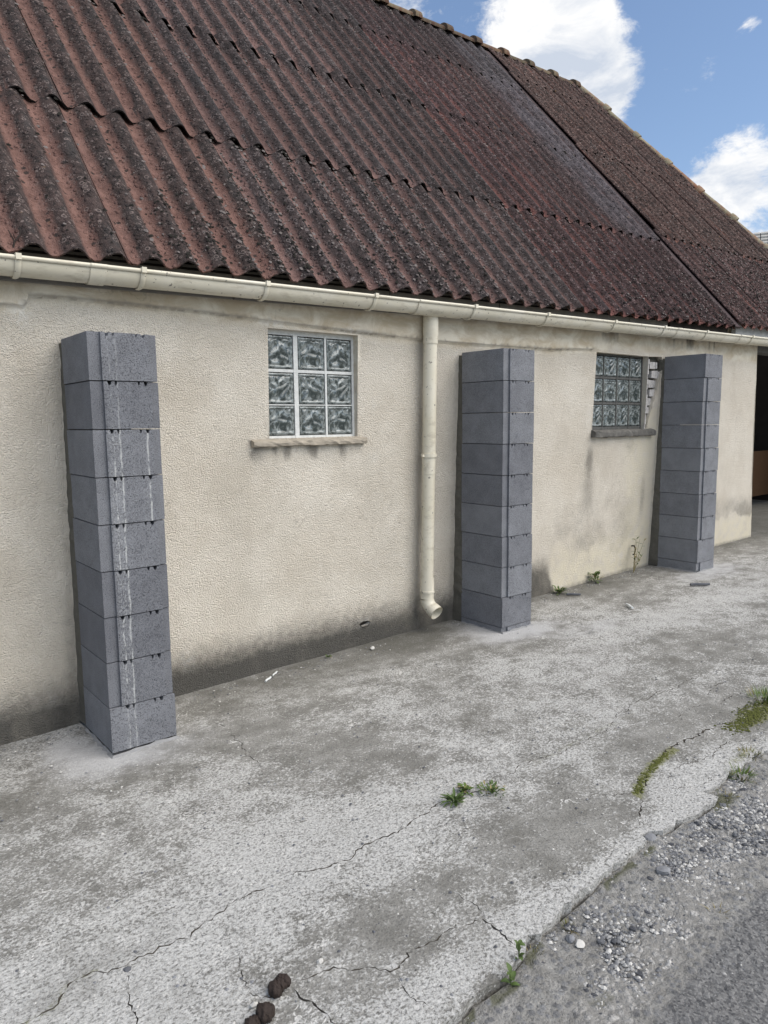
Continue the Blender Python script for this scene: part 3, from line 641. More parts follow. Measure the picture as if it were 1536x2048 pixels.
w2, yf2 = build_window(WIN2, [(4.060, 4.232), (4.240, 4.425), (4.437, 4.612), (4.622, 4.800)], [(-.445, -.262), (-.243, -.052), (-.033, .135)],
    'four by three glass block window with mouldy dark joints beside broken render', [M_black], M_sill2, (4.045, 4.945, -.530, -.478, .045), 3)
# pale joint in the middle of the second window, dark cavity behind
# exposed bricks in the broken strip
bz = .112; k = 0
for (bx, bw, bh) in [(4.905, .06, .062), (4.935, .075, .062), (4.91, .062, .064), (4.925, .055, .060), (4.885, .050, .062), (4.862, .045, .055), (4.845, .035, .052)]:
    b = MB(); q = lambda: random.uniform(-.004, .004); y0 = float(WY(bz))+.012+random.uniform(0, .01)
    bx -= .028; bw += .024
    b.prism([(bx+q(), bz-bh+q()), (bx+bw+q(), bz-bh+q()), (bx+bw+q(), bz+q()), (bx+q(), bz+q())], y0, y0+.06)
    b.build('exposed_brick', M_brick, barn)
    if k in (0, 1, 2):
        b = MB(); b.prism([(bx+bw+.012, bz-bh+.006), (bx+bw+.040+q(), bz-bh+.004), (bx+bw+.045+q(), bz-.004), (bx+bw+.012, bz-.002)], y0+.004, y0+.06); b.build('exposed_brick', M_brick, barn)
    bz -= bh+.017; k += 1
jb = MB()
for i in range(14):
    zt = .13-.043*i; jb.box(4.8165, 4.835+random.uniform(0, .025), float(WY(zt))+random.uniform(.004, .014), float(WY(zt))+.06, zt-.043, zt-.001)
o = jb.build('broken_jamb', M_brick, barn)

# other walls of the barn (inner ones coloured near black for the bay's shade)
RIDGE_S = 5.00; PT = R(48.5); TILT = .0215
def roofpt(x, s, n=0.0): return Vector((x, .25+s*math.cos(PT)-n*math.sin(PT), .326+TILT*x+s*math.sin(PT)+n*math.cos(PT)))
yr = roofpt(0, RIDGE_S).y; yb_ = 2*yr-.4
zg = float(GZ(0))-.12
def zroof(x, y): return .326+TILT*x+(min(y, 2*yr-y)-.25)*math.tan(PT)-.03
gw = MB()
poly = [(XL, .42, zg), (XL, yb_, zg), (XL, yb_, zroof(XL, yb_)), (XL, yr, zroof(XL, yr)), (XL, .42, zroof(XL, .42))]
gw.add(poly+[(x+.2, y, z_) for x, y, z_ in poly], [(4, 3, 2, 1, 0), (5, 6, 7, 8, 9)]+[(i, (i+1) % 5, (i+1) % 5+5, i+5) for i in range(5)])
M_plain = simple('plain_render', (.46, .40, .31), .95, .15, .2, 6, .004)
gw.build('gable_wall', M_plain, barn)
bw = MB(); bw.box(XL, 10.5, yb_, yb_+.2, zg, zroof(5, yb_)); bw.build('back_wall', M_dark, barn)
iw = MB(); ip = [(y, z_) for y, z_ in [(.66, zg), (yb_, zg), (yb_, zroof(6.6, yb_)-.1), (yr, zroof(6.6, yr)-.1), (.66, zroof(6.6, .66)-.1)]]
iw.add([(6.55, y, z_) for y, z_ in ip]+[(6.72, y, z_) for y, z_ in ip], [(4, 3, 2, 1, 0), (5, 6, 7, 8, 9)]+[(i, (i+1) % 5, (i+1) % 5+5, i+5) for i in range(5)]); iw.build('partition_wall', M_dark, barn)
il = MB(); il.box(XL+.2, 6.55, .62, .75, zg, .5, skip=()); 
# post and lintel of the open bay
lb = MB(); lb.box(6.90, 9.6, .42, .56, .30, .46); lb.build('lintel_beam', M_fascia, barn)
po = MB(); po.box(10.0, 10.2, .62, .85, zg+.1, .30); po.build('corner_post', M_plain, barn)
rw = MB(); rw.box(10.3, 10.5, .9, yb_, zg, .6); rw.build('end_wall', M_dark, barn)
# fascia boards behind the gutter
def zeave(x): return .326+TILT*x
for a, b in [(-1.5, .83), (.84, 1.86), (1.87, 2.83), (2.84, 4.4), (4.41, 5.0)]:
    f_ = MB(); v = []
    for x in (a, b): v += [(x, .318, zeave(x)-.10), (x, .340, zeave(x)-.10), (x, .340, zeave(x)+.045), (x, .318, zeave(x)+.045)]
    f_.add(v, [(0, 3, 2, 1), (4, 5, 6, 7), (0, 1, 5, 4), (1, 2, 6, 5), (2, 3, 7, 6), (3, 0, 4, 7)]); f_.build('fascia_board', M_fascia, barn)
f_ = MB(); v = []
for x in (5.01, 6.06): v += [(x, .30, zeave(x)-.10), (x, .338, zeave(x)-.10), (x, .338, zeave(x)+.02), (x, .30, zeave(x)+.02)]
f_.add(v, [(0, 3, 2, 1), (4, 5, 6, 7), (0, 1, 5, 4), (1, 2, 6, 5), (2, 3, 7, 6), (3, 0, 4, 7)]); o = f_.build('fascia_board', M_dark, barn); o['label'] = 'black rotten fascia board near the roof step'
f_ = MB(); v = []
for x in (6.22, 9.55): v += [(x, .30, zeave(x)-.10), (x, .34, zeave(x)-.10), (x, .34, zeave(x)+.075), (x, .30, zeave(x)+.075)]
f_.add(v, [(0, 3, 2, 1), (4, 5, 6, 7), (0, 1, 5, 4), (1, 2, 6, 5), (2, 3, 7, 6), (3, 0, 4, 7)]); o = f_.build('fascia_board', simple('pale_fascia', (.42, .43, .43), .9, .2, .2, 20), barn); o['label'] = 'pale grey fascia board under the far roof section'

# ------------------------------------------------------------------ corrugated sheets
PW = .170; AMP = .0270; TH = .0085
ex = Vector((1, 0, TILT)).normalized(); es = Vector((0, math.cos(PT), math.sin(PT))); nz_ = ex.cross(es).normalized(); es = nz_.cross(ex)
def basis(x, s, lift): 
    p = roofpt(x, s, AMP+lift); return Matrix(((ex.x, es.x, nz_.x, p.x), (ex.y, es.y, nz_.y, p.y), (ex.z, es.z, nz_.z, p.z), (0, 0, 0, 1)))
def hipx(s): return 7.98+(RIDGE_S-s)*.330
def wave(x, ph): return -np.cos(2*math.pi*(x-ph)/PW)
V0 = -.035                                             # an eave valley
def sheet_mesh(x0, width, length, seg=14, ny=9, lift0=.013, hip=None, s0=0, ragged=0.0):
    nx = int(round(width/PW*seg))+1; ux = np.linspace(0, width, nx); vy = np.linspace(0, length, ny)
    vv = []; crest = []; r_ = np.random.default_rng(int(abs(x0)*1000+s0*77))
    rag = r_.normal(0, .0025, nx) if ragged else np.zeros(nx)
    for layer in (0, 1):
        for j, v in enumerate(vy):
            u = ux.copy()
            if hip is not None: u = np.minimum(u, max(0.0, hipx(s0+v)-x0))
            wv = wave(x0+u, V0); lap = .005*sstep(u, .10, 0.0)
            zz_ = AMP*wv+lift0*(1-v/length)+lap-(TH if layer else 0)
            vs = v+(rag if j == 0 else 0)
            for a, b, c, w_ in zip(u, np.broadcast_to(vs, u.shape), zz_, wv): vv.append((a, b, c)); crest.append(.5+.5*w_)
    f = []; N = nx*ny
    for j in range(ny-1):
        for i in range(nx-1):
            a = j*nx+i
            if hip is not None and abs(vv[a][0]-vv[a+1][0]) < 1e-6 and abs(vv[a+nx][0]-vv[a+nx+1][0]) < 1e-6: continue
            f.append((a, a+1, a+nx+1, a+nx)); f.append((a+N, a+N+nx, a+N+nx+1, a+N+1))
    lip = len(f)
    for i in range(nx-1):
        f.append((i, i+N, i+N+1, i+1)); b = (ny-1)*nx+i; f.append((b, b+1, b+1+N, b+N))
    for j in range(ny-1):
        a = j*nx; f.append((a, a+nx, a+nx+N, a+N)); b = a+nx-1; f.append((b, b+N, b+nx+N, b+nx))
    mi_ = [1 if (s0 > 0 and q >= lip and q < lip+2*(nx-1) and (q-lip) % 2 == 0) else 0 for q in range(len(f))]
    return vv, f, crest, mi_
ROWS_L = [(0, 1.22), (1.22, 2.62), (2.62, 3.98), (3.98, RIDGE_S)]
ROWS_R = [(0, 1.29), (1.29, 2.79), (2.79, 4.29), (4.29, RIDGE_S)]
SHW = .85
cols_L = [(.27+SHW*j, SHW) for j in range(-2, 6)]+[(5.37, .69)]
cols_R = [(6.135+SHW*j, SHW) for j in range(6)]
protos = {}
tint_rng = np.random.default_rng(11)
def place_sheet(x0, w, s0, s1, lift, right, ci):
    if hipx(s0) < x0+.03: return
    length = s1-s0+(.13 if s1 < RIDGE_S-.01 else 0)
    need_hip = hipx(s1+.2) < x0+w+.05
    ww = w+.03
    ashy = (not right) and x0 > 4.0 and s0 > .5
    key = (round(length, 3), round(w, 3), right, round((x0-V0) % PW, 3), round(s0, 2)) if not (need_hip or ashy) else (x0, s0)
    if key not in protos or need_hip:
        vv, f, cr_, mi_ = sheet_mesh(x0, ww, length, hip=True if need_hip else None, s0=s0, lift0=(.020 if s0 < 2 else .013) if s0 > 0 else .004, ragged=1)
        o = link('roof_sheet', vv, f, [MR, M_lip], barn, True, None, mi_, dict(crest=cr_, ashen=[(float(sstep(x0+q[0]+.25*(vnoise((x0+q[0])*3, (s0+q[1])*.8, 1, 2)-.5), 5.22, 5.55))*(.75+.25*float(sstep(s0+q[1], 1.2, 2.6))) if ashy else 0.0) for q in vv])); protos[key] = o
    else: o = inst(protos[key], parent=barn)
    mtx = basis(x0, s0, lift+float(tint_rng.normal(0, .0012)))
    o.matrix_world = mtx @ Matrix.Rotation(float(tint_rng.normal(0, .0012)), 4, 'Z')
    b = 1+float(tint_rng.normal(0, .10)); c = [b*1.02, b*.97, b*.98]; sat = 1.0
    if not right:
        if x0 > 4.0 and s0 > .5: c = [1.02, .90, .92]; sat = 1.15
        elif x0 > 3.5: c = [1.06*b, .90*b, .93*b]; sat = 1.2
        elif x0 < 1.0: c = [1.12*b, 1.02*b, .98*b]; sat = 1.05
        if s0 > 3.5: c = [q*.80 for q in c]; sat *= .8
    else: c = [1.34*b, 1.10*b, 1.02*b] if s0 > .5 else [1.20*b, .97*b, .96*b]; sat = 1.1
    o.color = (c[0], c[1], c[2], sat)
for ci, (x0, w) in enumerate(cols_L):
    for s0, s1 in ROWS_L:
        j = float(tint_rng.normal(0, .012)) if s0 > 0 else float(tint_rng.normal(0, .004))
        place_sheet(x0, w, s0+j*0, s1, .0, False, ci)
for ci, (x0, w) in enumerate(cols_R):
    for s0, s1 in ROWS_R: place_sheet(x0, w, s0, s1, .022, True, ci)
# back slope and hip end
bs = MB(); A = roofpt(XL, RIDGE_S); B = roofpt(7.98, RIDGE_S); C_ = roofpt(hipx(0), 0)
bs.add([A, B, (hipx(0), 2*yr-.25, C_.z), (XL, 2*yr-.25, roofpt(XL, 0).z)], [(0, 3, 2, 1)]); bs.add([(p[0], p[1], p[2]-.03) for p in (A, B, (hipx(0), 2*yr-.25, C_.z), (XL, 2*yr-.25, roofpt(XL, 0).z))], [(0, 1, 2, 3)])
M_plainroof = simple('plain_roof', (.10, .075, .065), .9, .2, .3, 6)
bs.build('back_roof', M_plainroof, barn)
hp = MB(); hp.add([B, C_, (hipx(0), 2*yr-.25, C_.z)], [(0, 1, 2)]); hp.build('hip_roof', M_plainroof, barn)
ul = MB(); ul.add([roofpt(XL, .05, -.03), roofpt(hipx(0)-.1, .05, -.03), roofpt(7.95, RIDGE_S-.05, -.03), roofpt(XL, RIDGE_S-.05, -.03)], [(0, 1, 2, 3)]); ul.build('roof_lining', M_dark, barn)  # near-black colour paints in the shade under the roof
# channel in the step between the two roof sections
ch = MB(); L_ = RIDGE_S-.1
ch.add([roofpt(6.045, -.01, .040), roofpt(6.150, -.01, .040), roofpt(6.150, L_, .040), roofpt(6.045, L_, .040), roofpt(6.045, -.01, .018), roofpt(6.150, -.01, .018)], [(0, 1, 2, 3), (4, 5, 1, 0)])
ch.build('step_flashing', simple('dark_flashing', (.060, .044, .045), .9, .2, .5, 20), barn)
# ridge and hip tiles
def tile_mesh(L, r_, col_r):
    n = 12; v = []; f = []; prof = [(0, r_*.93), (.04, r_*.93), (L*.5, r_), (L-.10, r_*1.02), (L-.095, col_r), (L-.05, col_r*1.03), (L+.01, col_r), (L+.012, r_*.9)]
    for x, q in prof:
        for k in range(n+1):
            a = math.pi*(-.06+1.12*k/n); v.append((x, q*math.cos(a), q*math.sin(a)*.85))
    for i in range(len(prof)-1):
        for k in range(n): a = i*(n+1)+k; f.append((a, a+n+1, a+n+2, a+1))
    return v, f
def run_tiles(P, Q, L, name, tints, n0=0):
    P = Vector(P); Q = Vector(Q); d = (Q-P).normalized(); tot = (Q-P).length; k = 0; src = None
    side = d.cross(Vector((0, 0, 1))).normalized(); upv = side.cross(d)
    i = 0.0; L = tot/round(tot/(L-.01))+.01
    while i < tot-.1:
        if src is None: v, f = tile_mesh(L, .070 if name == 'ridge_tile' else .066, .106 if name == 'ridge_tile' else .086); src = link(name, v, f, MT, barn, True); o = src
        else: o = inst(src, parent=barn)
        p = P+d*i; s_ = -side
        upj = upv+side*random.uniform(-.06, .06)
        o.matrix_world = Matrix(((d.x, s_.x, upj.x, p.x), (d.y, s_.y, upj.y, p.y), (d.z, s_.z, upj.z, p.z+random.uniform(-.006, .006)), (0, 0, 0, 1)))
        t = tints[k % len(tints)]; o.color = (*t, 1); i += L-.01; k += 1
T = [(.40, .35, .33), (.6, .48, .42), (.42, .41, .37), (.62, .6, .54), (.45, .4, .37), (.65, .6, .54), (.38, .34, .32)]
run_tiles(roofpt(XL, RIDGE_S, .02), roofpt(7.96, RIDGE_S, .02), .52, 'ridge_tile', T)
run_tiles(roofpt(8.0, RIDGE_S, .04), roofpt(hipx(0)+.03, -.05, .04), .60, 'hip_tile', [(1.05, 1.05, 1.0), (.9, .92, .85), (1.1, 1.1, 1.0), (1.1, .85, .75), (1.0, 1.02, .95)])
# moss clumps along the crests
mb = MB(); ico = [(0, 0, 1), (1, 0, .25), (.3, .95, .25), (-.8, .6, .25), (-.8, -.6, .25), (.3, -.95, .25)]
icf = [(0, 1, 2), (0, 2, 3), (0, 3, 4), (0, 4, 5), (0, 5, 1)]
for _ in range(26000):
    s = random.uniform(.01, RIDGE_S-.05) if random.random() < .6 else random.uniform(.0, 1.6)
    x = random.uniform(-.9, hipx(s)-.05)
    k = round((x-V0)/PW-.5)+.5; x = V0+k*PW+random.gauss(0, .034)
    if x > hipx(s)-.02 or 6.0 < x < 6.15: continue
    if vnoise(x*1.0, s*.7, 1.3, 2) < .24+.3*random.random(): continue
    w_ = float(wave(x, V0)); n = AMP*w_+AMP+(.032 if x > 6.1 else 0)+.009
    p = roofpt(x, s, n); sz = random.choice((.005, .006, .007, .008, .009, .012)); a = random.uniform(0, 6.28); h = random.uniform(.5, .9)
    ca, sa = math.cos(a), math.sin(a)
    v = [p+(ex*(q[0]*ca-q[1]*sa)+es*(q[0]*sa+q[1]*ca))*sz*random.uniform(.75, 1.25)+nz_*(q[2]*sz*h-.003) for q in ico]
    mb.add(v, icf, 0 if random.random() < .66 else 1)
o = mb.build('roof_moss', [M_moss, simple('grey_lichen', (.150, .132, .125), 1, .1, .4, 90)], barn, True); o['kind'] = 'stuff'

# ------------------------------------------------------------------ gutter and downpipe
GR = .062
def gz_(x): return .305+.0155*x-.012          # lip level
def gutter_piece(name, a, b, r_, parent, lip=True, thick=.004, n=14, dz=0):
    v = []; f = []; prof = []
    for k in range(n+1):
        q = math.pi+math.pi*k/n; prof.append((r_*math.cos(q), r_*math.sin(q)))
    if lip:
        bead = [(-r_-.004+.009*math.cos(t), .004+.009*math.sin(t)) for t in np.linspace(R(-60), R(250), 9)]
        prof = bead[::-1]+prof
    inner = [(x_*(r_-thick)/r_ if abs(x_) <= r_ else x_+.003, z_*(r_-thick)/r_) for x_, z_ in prof]
    for x in (a, b):
        for (y_, z_) in prof: v.append((x, .262+y_, gz_(x)+z_+dz))
    m_ = len(prof)
    for i in range(m_-1): f.append((i, i+1, m_+i+1, m_+i))
    base = len(v)
    for x in (a, b):
        for k in range(n+1):
            q = math.pi+math.pi*k/n; v.append((x, .262+(r_-thick)*math.cos(q), gz_(x)+(r_-thick)*math.sin(q)+dz))
    for i in range(n): f.append((base+i, base+n+1+i, base+n+2+i, base+i+1))
    o = link(name, v, f, MP, parent, True); return o
gut = gutter_piece('gutter', -1.5, 9.7, GR, barn)
for (a, b) in [(.095, .165), (1.99, 2.40), (4.95, 5.02), (6.10, 6.20)]: gutter_piece('gutter_joint', a, b, GR+.0045, gut)
def bracket(x):
    v = []; f = []; n = 12; r1 = GR+.005
    for xx in (x-.012, x-.004, x+.004, x+.012):
        rr = r1+(.004 if abs(xx-x) < .005 else 0)
        for k in range(n+1):
            q = math.pi*.97+math.pi*.80*k/n; v.append((xx, .262+rr*math.cos(q), gz_(xx)+rr*math.sin(q)))
    for i in range(3):
        for k in range(n): a = i*(n+1)+k; f.append((a, a+n+1, a+n+2, a+1))
    m_ = MB(); m_.v = v; m_.f = f; m_.mi = [0]*len(f)
    m_.box(x-.011, x+.011, .262-r1-.016, .262-r1+.006, gz_(x)-.006, gz_(x)+.018)
    m_.build('gutter_bracket', MP, gut, True)
for x in (-.19, .325, .96, 1.66, 2.47, 3.20, 4.02, 4.74, 5.45, 6.35, 7.1, 8.0): bracket(x)
dp = MB(); dp.tube([(2.195, .318, gz_(2.2)-GR+.02), (2.195, .318, .155), (2.195, .318, .15), (2.194, .320, .10)], [.049, .049, .047, .047], 22)
dp.tube([(2.194, .320, .11), (2.190, .336, -.72)], .0435, 22)
dp.tube([(2.190, .336, -.70), (2.192, .356, -1.42)], .0415, 22)
dpo = dp.build('downpipe', MP, barn, True)
el = MB(); el.tube([(2.192, .355, -1.40), (2.192, .356, -1.49), (2.192, .356, -1.493), (2.191, .356, -1.505), (2.191, .356, -1.508), (2.190, .356, -1.545)], [.0455, .0455, .0485, .0485, .0450, .0450], 22, caps=False)
pts_e = []
for k in range(7):
    a = R(62)*k/6; pts_e.append((2.190+.01*k/6, .356-.075*(1-math.cos(a)), -1.545-.075*math.sin(a)))
last = Vector(pts_e[-1]); dvec = Vector((0.05, -math.sin(R(62)), -math.cos(R(62)))); pts_e.append(tuple(last+dvec*.045))
el.tube(pts_e, [.0450]*6+[.048, .050], 22, caps=False); el.tube([pts_e[-1], pts_e[-2], pts_e[-3]], [.0455, .044, .041], 22, caps=False)
elo = el.build('pipe_elbow', MP, dpo, True)
cl = MB(); cl.tube([(2.190, .333, -.590), (2.190, .333, -.612)], .050, 20); cl.box(2.190-.062, 2.190+.062, .322, .336, -.608, -.594); cl.box(2.185, 2.198, .33, .41, -.606, -.596); cl.build('pipe_clip', MP, dpo, True)

# ------------------------------------------------------------------ block buttresses
D, BW = .362, .286
def block_mesh(kind, h, right_strip):
    m_ = MB(); hh = h-.0042
    x1 = BW
    def notched(xa, xb, z1):
        p = [(xa, 0), (xb, 0), (xb, z1)]
        for xc, w_, d_ in ((.226, .010, .017), (.197, .006, .015), (.101, .006, .016), (.074, .010, .017)):
            if xa+.012 < xc < xb-.012 and h > .12: p += [(xc+w_, z1), (xc+w_*.7, z1-d_*.7), (xc+w_*.25, z1-d_), (xc-w_*.3, z1-d_*.9), (xc-w_*.8, z1)]
        return p+[(xa, z1)]
    m_.box(0, x1, .035, D, 0, hh)
    m_.prism(notched(0, x1, hh), 0, .035)
    if kind == 'tongue': m_.prism(notched(.050, .252 if right_strip else x1-.0015, hh), -.013, 0)
    else: m_.prism(notched(-.002, x1+.003, hh), -.012, 0)
    return m_
Bmesh = {}
def block(kind, h, rs, parent):
    k = (kind, round(h, 3), rs)
    if k not in Bmesh: Bmesh[k] = block_mesh(kind, h, rs).build('concrete_block', MBk, parent); return Bmesh[k]
    return inst(Bmesh[k], parent=parent)
def buttress(px, ztop, n, partial, flat, rs, label, limes, x_lean=0.0):
    zb = ztop-n*H-partial
    t = tag(empty('block_buttress', (px, 0, zb)), label, 'buttress', 'new grey block buttresses against the barn wall')
    for k in range(n+(1 if partial else 0)):
        h = H if k < n else partial; z0 = ztop-(k+1)*H if k < n else zb
        o = block('flat' if k in flat else 'tongue', h, rs, t)
        o.location = (random.gauss(0, .0012), random.gauss(0, .0015), z0-zb); o.rotation_euler = (0, 0, random.gauss(0, .003))
        o['lime'] = float(limes[k] if k < len(limes) else 0); o['lime2'] = 1.0 if (limes and k in (2, 3)) else 0.0
    # mortar bed between the blocks and the wall
    v = []; f = []; N = 40; zt = ztop-zb-.02
    for i in range(N+1):
        zz_ = zt*i/N; yw_ = float(WY(zz_+zb))+.03; q = random.uniform(-.005, .003)
        v += [(.006+q, D-.008, zz_), (.002+q, D+.012+random.uniform(-.01, .01), zz_), (-.006+random.uniform(-.004, .004), yw_, zz_), (BW+.010, yw_, zz_), (BW+.003, D-.008, zz_)]
    for i in range(N):
        for j in range(4): a = i*5+j; f.append((a, a+5, a+6, a+1))
    f.append((N*5, N*5+1, N*5+2, N*5+3, N*5+4))
    link('mortar_joint', v, f, M_mortar, t, False)
    # cement fillet at the foot
    loop = [(0, D), (0, 0), (BW, 0), (BW, D)]; den = densify(loop, .03, False); v = []; f = []
    for i, (a, b) in enumerate(den):
        nx_ = -1 if a < .001 else (1 if a > BW-.001 else 0); ny_ = -1 if b < .001 else 0
        w_ = random.uniform(.004, .020)
        v += [(a+nx_*.001, b+ny_*.014*(1 if abs(b) < .001 else 0), float(GZ(px+a))-zb+random.uniform(.004, .014)), (a+nx_*w_, b+ny_*(w_+.012), float(GZ(px+a))-zb-.006)]
    f = [(2*i, 2*i+2, 2*i+3, 2*i+1) for i in range(len(den)-1)]
    link('cement_fillet', v, f, simple('cement', (.25, .25, .25), 1, .1, .3, 40, .004) if 'cement' not in bpy.data.materials else bpy.data.materials['cement'], t, True)
    return t
buttress(-.0, .0, 9, 0, (8,), True, 'nearest grey block buttress left of the white jointed window, streaked with white lime', [.25, .35, .9, 1, 1, 1, 1, .9, .55])
buttress(2.5207, .0688, 9, .055, (8,), False, 'middle grey block buttress just right of the cream downpipe', [])
buttress(5.0514, .1607, 9, .078, (0, 8), False, 'farthest grey block buttress right of the window with broken render', [])

# ------------------------------------------------------------------ things on the ground
def blobmesh(seed, sx, sy, sz, sub=2, rough=.25, facet=False):
    r_ = np.random.default_rng(seed); import bmesh
    bm = bmesh.new(); bmesh.ops.create_icosphere(bm, subdivisions=sub, radius=1)
    ax = r_.normal(size=(9, 3)); ax /= np.linalg.norm(ax, axis=1)[:, None]; cut = r_.uniform(.62, .95, 9)
    for v in bm.verts:
        p = np.array(v.co)
        for a, c in zip(ax, cut):
            d = p@a
            if d > c: p = p-a*(d-c)*(.95 if facet else .5)
        p = p*(1+rough*(r_.random()-.5)*.4); v.co = (p[0]*sx, p[1]*sy, max(p[2], -.55)*sz)
    vv = [tuple(v.co) for v in bm.verts]; ff = [tuple(q.index for q in f.verts) for f in bm.faces]; bm.free(); return vv, ff
def yardz(x, y):
    e_ = float(ylim(x)); return float(GZ(x))-(0 if y > e_ else float(np.interp(x, [.8, 1.5], [.034, .019])))
def stone(x, y, s, mat, label, group, seed, flat=.6, rz=0.):
    vv, ff = blobmesh(seed, s, s*random.uniform(.65, .95), s*flat, 1 if s < .014 else 2, .2, True)
    o = link('stone', vv, ff, mat, None, False, (x, y, yardz(x, y)+s*flat*.42)); o.rotation_euler = (random.uniform(-.2, .2), random.uniform(-.2, .2), rz)
    return tag(o, label, 'stone', group)
stone(1.078, -1.966, .028, M_stone, 'largest blue grey stone lying in the stony strip beside the slab edge', 'loose stones', 3, .55)
stone(.623, -1.975, .017, M_stonel, 'smooth white pebble in the gravel near the slab edge', 'loose stones', 5, .5)
stone(1.028, -2.186, .018, M_stoned, 'dark purple stone lying on the asphalt at the right', 'loose stones', 8, .6)
stone(-.389, -1.275, .012, M_stoned, 'small dark stone lodged in the crack at lower left', 'loose stones', 9, .8)
stone(-.19, -1.60, .013, M_stonel, 'pale grey chip beside the brown dropping', 'loose stones', 12, .8)
stone(.016, -1.587, .011, M_stonel, 'pale chip standing on the slab above the jagged crack', 'loose stones', 14, .9)
stone(.62, -1.945, .018, M_stone, 'grey rounded stone against the slab edge near a moss tuft', 'loose stones', 15, .6)
stone(1.21, -1.845, .028, M_stone, 'broken grey concrete lump at the notch in the slab edge', 'loose stones', 18, .5)
random.seed(21); n = 0
mats3 = [M_stoned, M_stoned, M_stone, M_stone, M_stonel]
bank = [blobmesh(100+i, 1, random.uniform(.65, .95), .62, 1, .25, True) for i in range(12)]
ban = {}
for _ in range(4000):
    if n >= 260: break
    x = random.uniform(.15, 2.2); e_ = float(ylim(x)); y = e_-abs(random.gauss(.0, .15))-.015
    if y < e_-.38 or vnoise(x, y, 9, 2) < .33: continue
    s = random.choice((.006, .007, .008, .009, .010, .012, .014)); k = random.randrange(12); mt = random.choice(mats3)
    if (k, mt.name) not in ban:
        vv, ff = bank[k]; o = link('pebble', vv, ff, mt, None, False); ban[(k, mt.name)] = o
    else: o = ban[(k, mt.name)].copy(); COL.objects.link(o)
    o.location = (x, y, yardz(x, y)+s*.28); o.scale = (s, s, s*random.uniform(.8, 1.1)); o.rotation_euler = (random.uniform(-.3, .3), random.uniform(-.3, .3), random.uniform(0, 6.28))
    tone = {M_stoned.name: 'dark slate', M_stone.name: 'grey', M_stonel.name: 'pale'}[mt.name]
    where = 'near the broad leaved seedling' if x < .55 else 'around the largest blue grey stone' if x < 1.12 else 'below the spalled notch in the slab' if x < 1.7 else 'beside the lush grass tuft'
    tag(o, f"{'tiny' if s < .0085 else 'small' if s < .0115 else 'larger'} {tone} pebble {'right against the slab edge' if y > e_-.10 else 'out in the stony strip'} {where}", 'pebble', 'pebbles in the stony strip'); n += 1
# fine gravel: too many to count
mb = MB()
for _ in range(70000):
    x = random.uniform(-.1, 3.0); e_ = float(ylim(x)); y = e_-random.random()**1.4*.95-.01
    if vnoise(x, y, 9, 3) < .30+.26*random.random()+.10*(y < e_-.36): continue
    s = random.choice((.0022, .0028, .0032, .004, .005, .0065, .008)); p = Vector((x, y, yardz(x, y)+random.uniform(-.004, .003)-s*.1)); mi_ = random.choices((0, 1, 2), (4, 4, 2))[0]
    a = random.uniform(0, 6.28); v = [p+Vector(((q[0]*math.cos(a)-q[1]*math.sin(a))*s*random.uniform(.7, 1.4), (q[0]*math.sin(a)+q[1]*math.cos(a))*s*random.uniform(.7, 1.4), q[2]*s*.9)) for q in ico]
    mb.add(v, icf, mi_)
o = mb.build('gravel', [simple('gravel_dark', (.15, .153, .16), .95, .2, .4, 60), simple('gravel_mid', (.27, .27, .265), .95, .2, .35, 60), M_stonel]); tag(o, 'fine grey gravel strewn along the broken slab edge', 'gravel', None, 'stuff')
# grit and crumbs lying on the slab
mb = MB()
for _ in range(2600):
    if random.random() < .35: x = random.uniform(-.4, 6.8); y = .40-abs(random.gauss(0, .07))
    else: x = random.uniform(-.9, 3.5); y = random.uniform(-1.9, .35)
    if y > .0 and (-.02 < x < .30 or 2.5 < x < 2.82 or 5.03 < x < 5.35): continue
    s = random.choice((.0018, .002, .0025, .003, .004, .0055)); p = Vector((x, y, float(GZ(x))+.002)); mi_ = random.choices((0, 1, 2), (3, 3, 3))[0]
    a = random.uniform(0, 6.28); v = [p+Vector(((q[0]*math.cos(a)-q[1]*math.sin(a))*s*random.uniform(.7, 1.4), (q[0]*math.sin(a)+q[1]*math.cos(a))*s*random.uniform(.7, 1.4), q[2]*s*.9-.001)) for q in ico]
    mb.add(v, icf, mi_)
o = mb.build('grit', [M_stoned, M_stone, M_stonel]); tag(o, 'scattered grit and mortar crumbs on the worn concrete', 'grit', None, 'stuff')

def dropping(x, y, rz, lobes, label, seed):
    import bmesh
    bm = bmesh.new(); r_ = np.random.default_rng(seed)
    for (lx, ly, lz, s) in lobes:
        q = bmesh.ops.create_icosphere(bm, subdivisions=4, radius=s)
        for v in q['verts']:
            p = np.array(v.co); nrm = p/np.linalg.norm(p)
            k = 1.12+.14*math.sin(7*nrm[0]+seed+lx*200)*math.sin(6*nrm[1]+lx*90)+.07*abs(math.sin(11*nrm[0]+5*nrm[2]))+.06*math.sin(19*nrm[0]+3*nrm[1])*math.sin(17*nrm[2]+seed)+.04*(float(vnoise(nrm[0]*3+7, nrm[2]*3+nrm[1]*2+9, 3, 2))-.5)*4
            v.co = (p[0]*k*.85+lx, p[1]*k*1.1+ly, p[2]*k*.85+lz)
    me = bpy.data.meshes.new('dropping'); bm.to_mesh(me); bm.free(); me.materials.append(M_dung)
    me.polygons.foreach_set('use_smooth', np.ones(len(me.polygons), bool))
    o = bpy.data.objects.new('dropping', me); COL.objects.link(o); o.location = (x, y, float(GZ(x))+.002); o.rotation_euler = (0, 0, rz); tag(o, label, 'dropping', 'animal droppings on the slab')
dropping(-.118, -1.600, -.05, [(-.013, -.004, .015, .0175), (.003, .001, .017, .0155), (.017, .003, .018, .0150), (.010, .008, .020, .013)], 'upper dark brown lump of dung at the end of the jagged crack', 2)
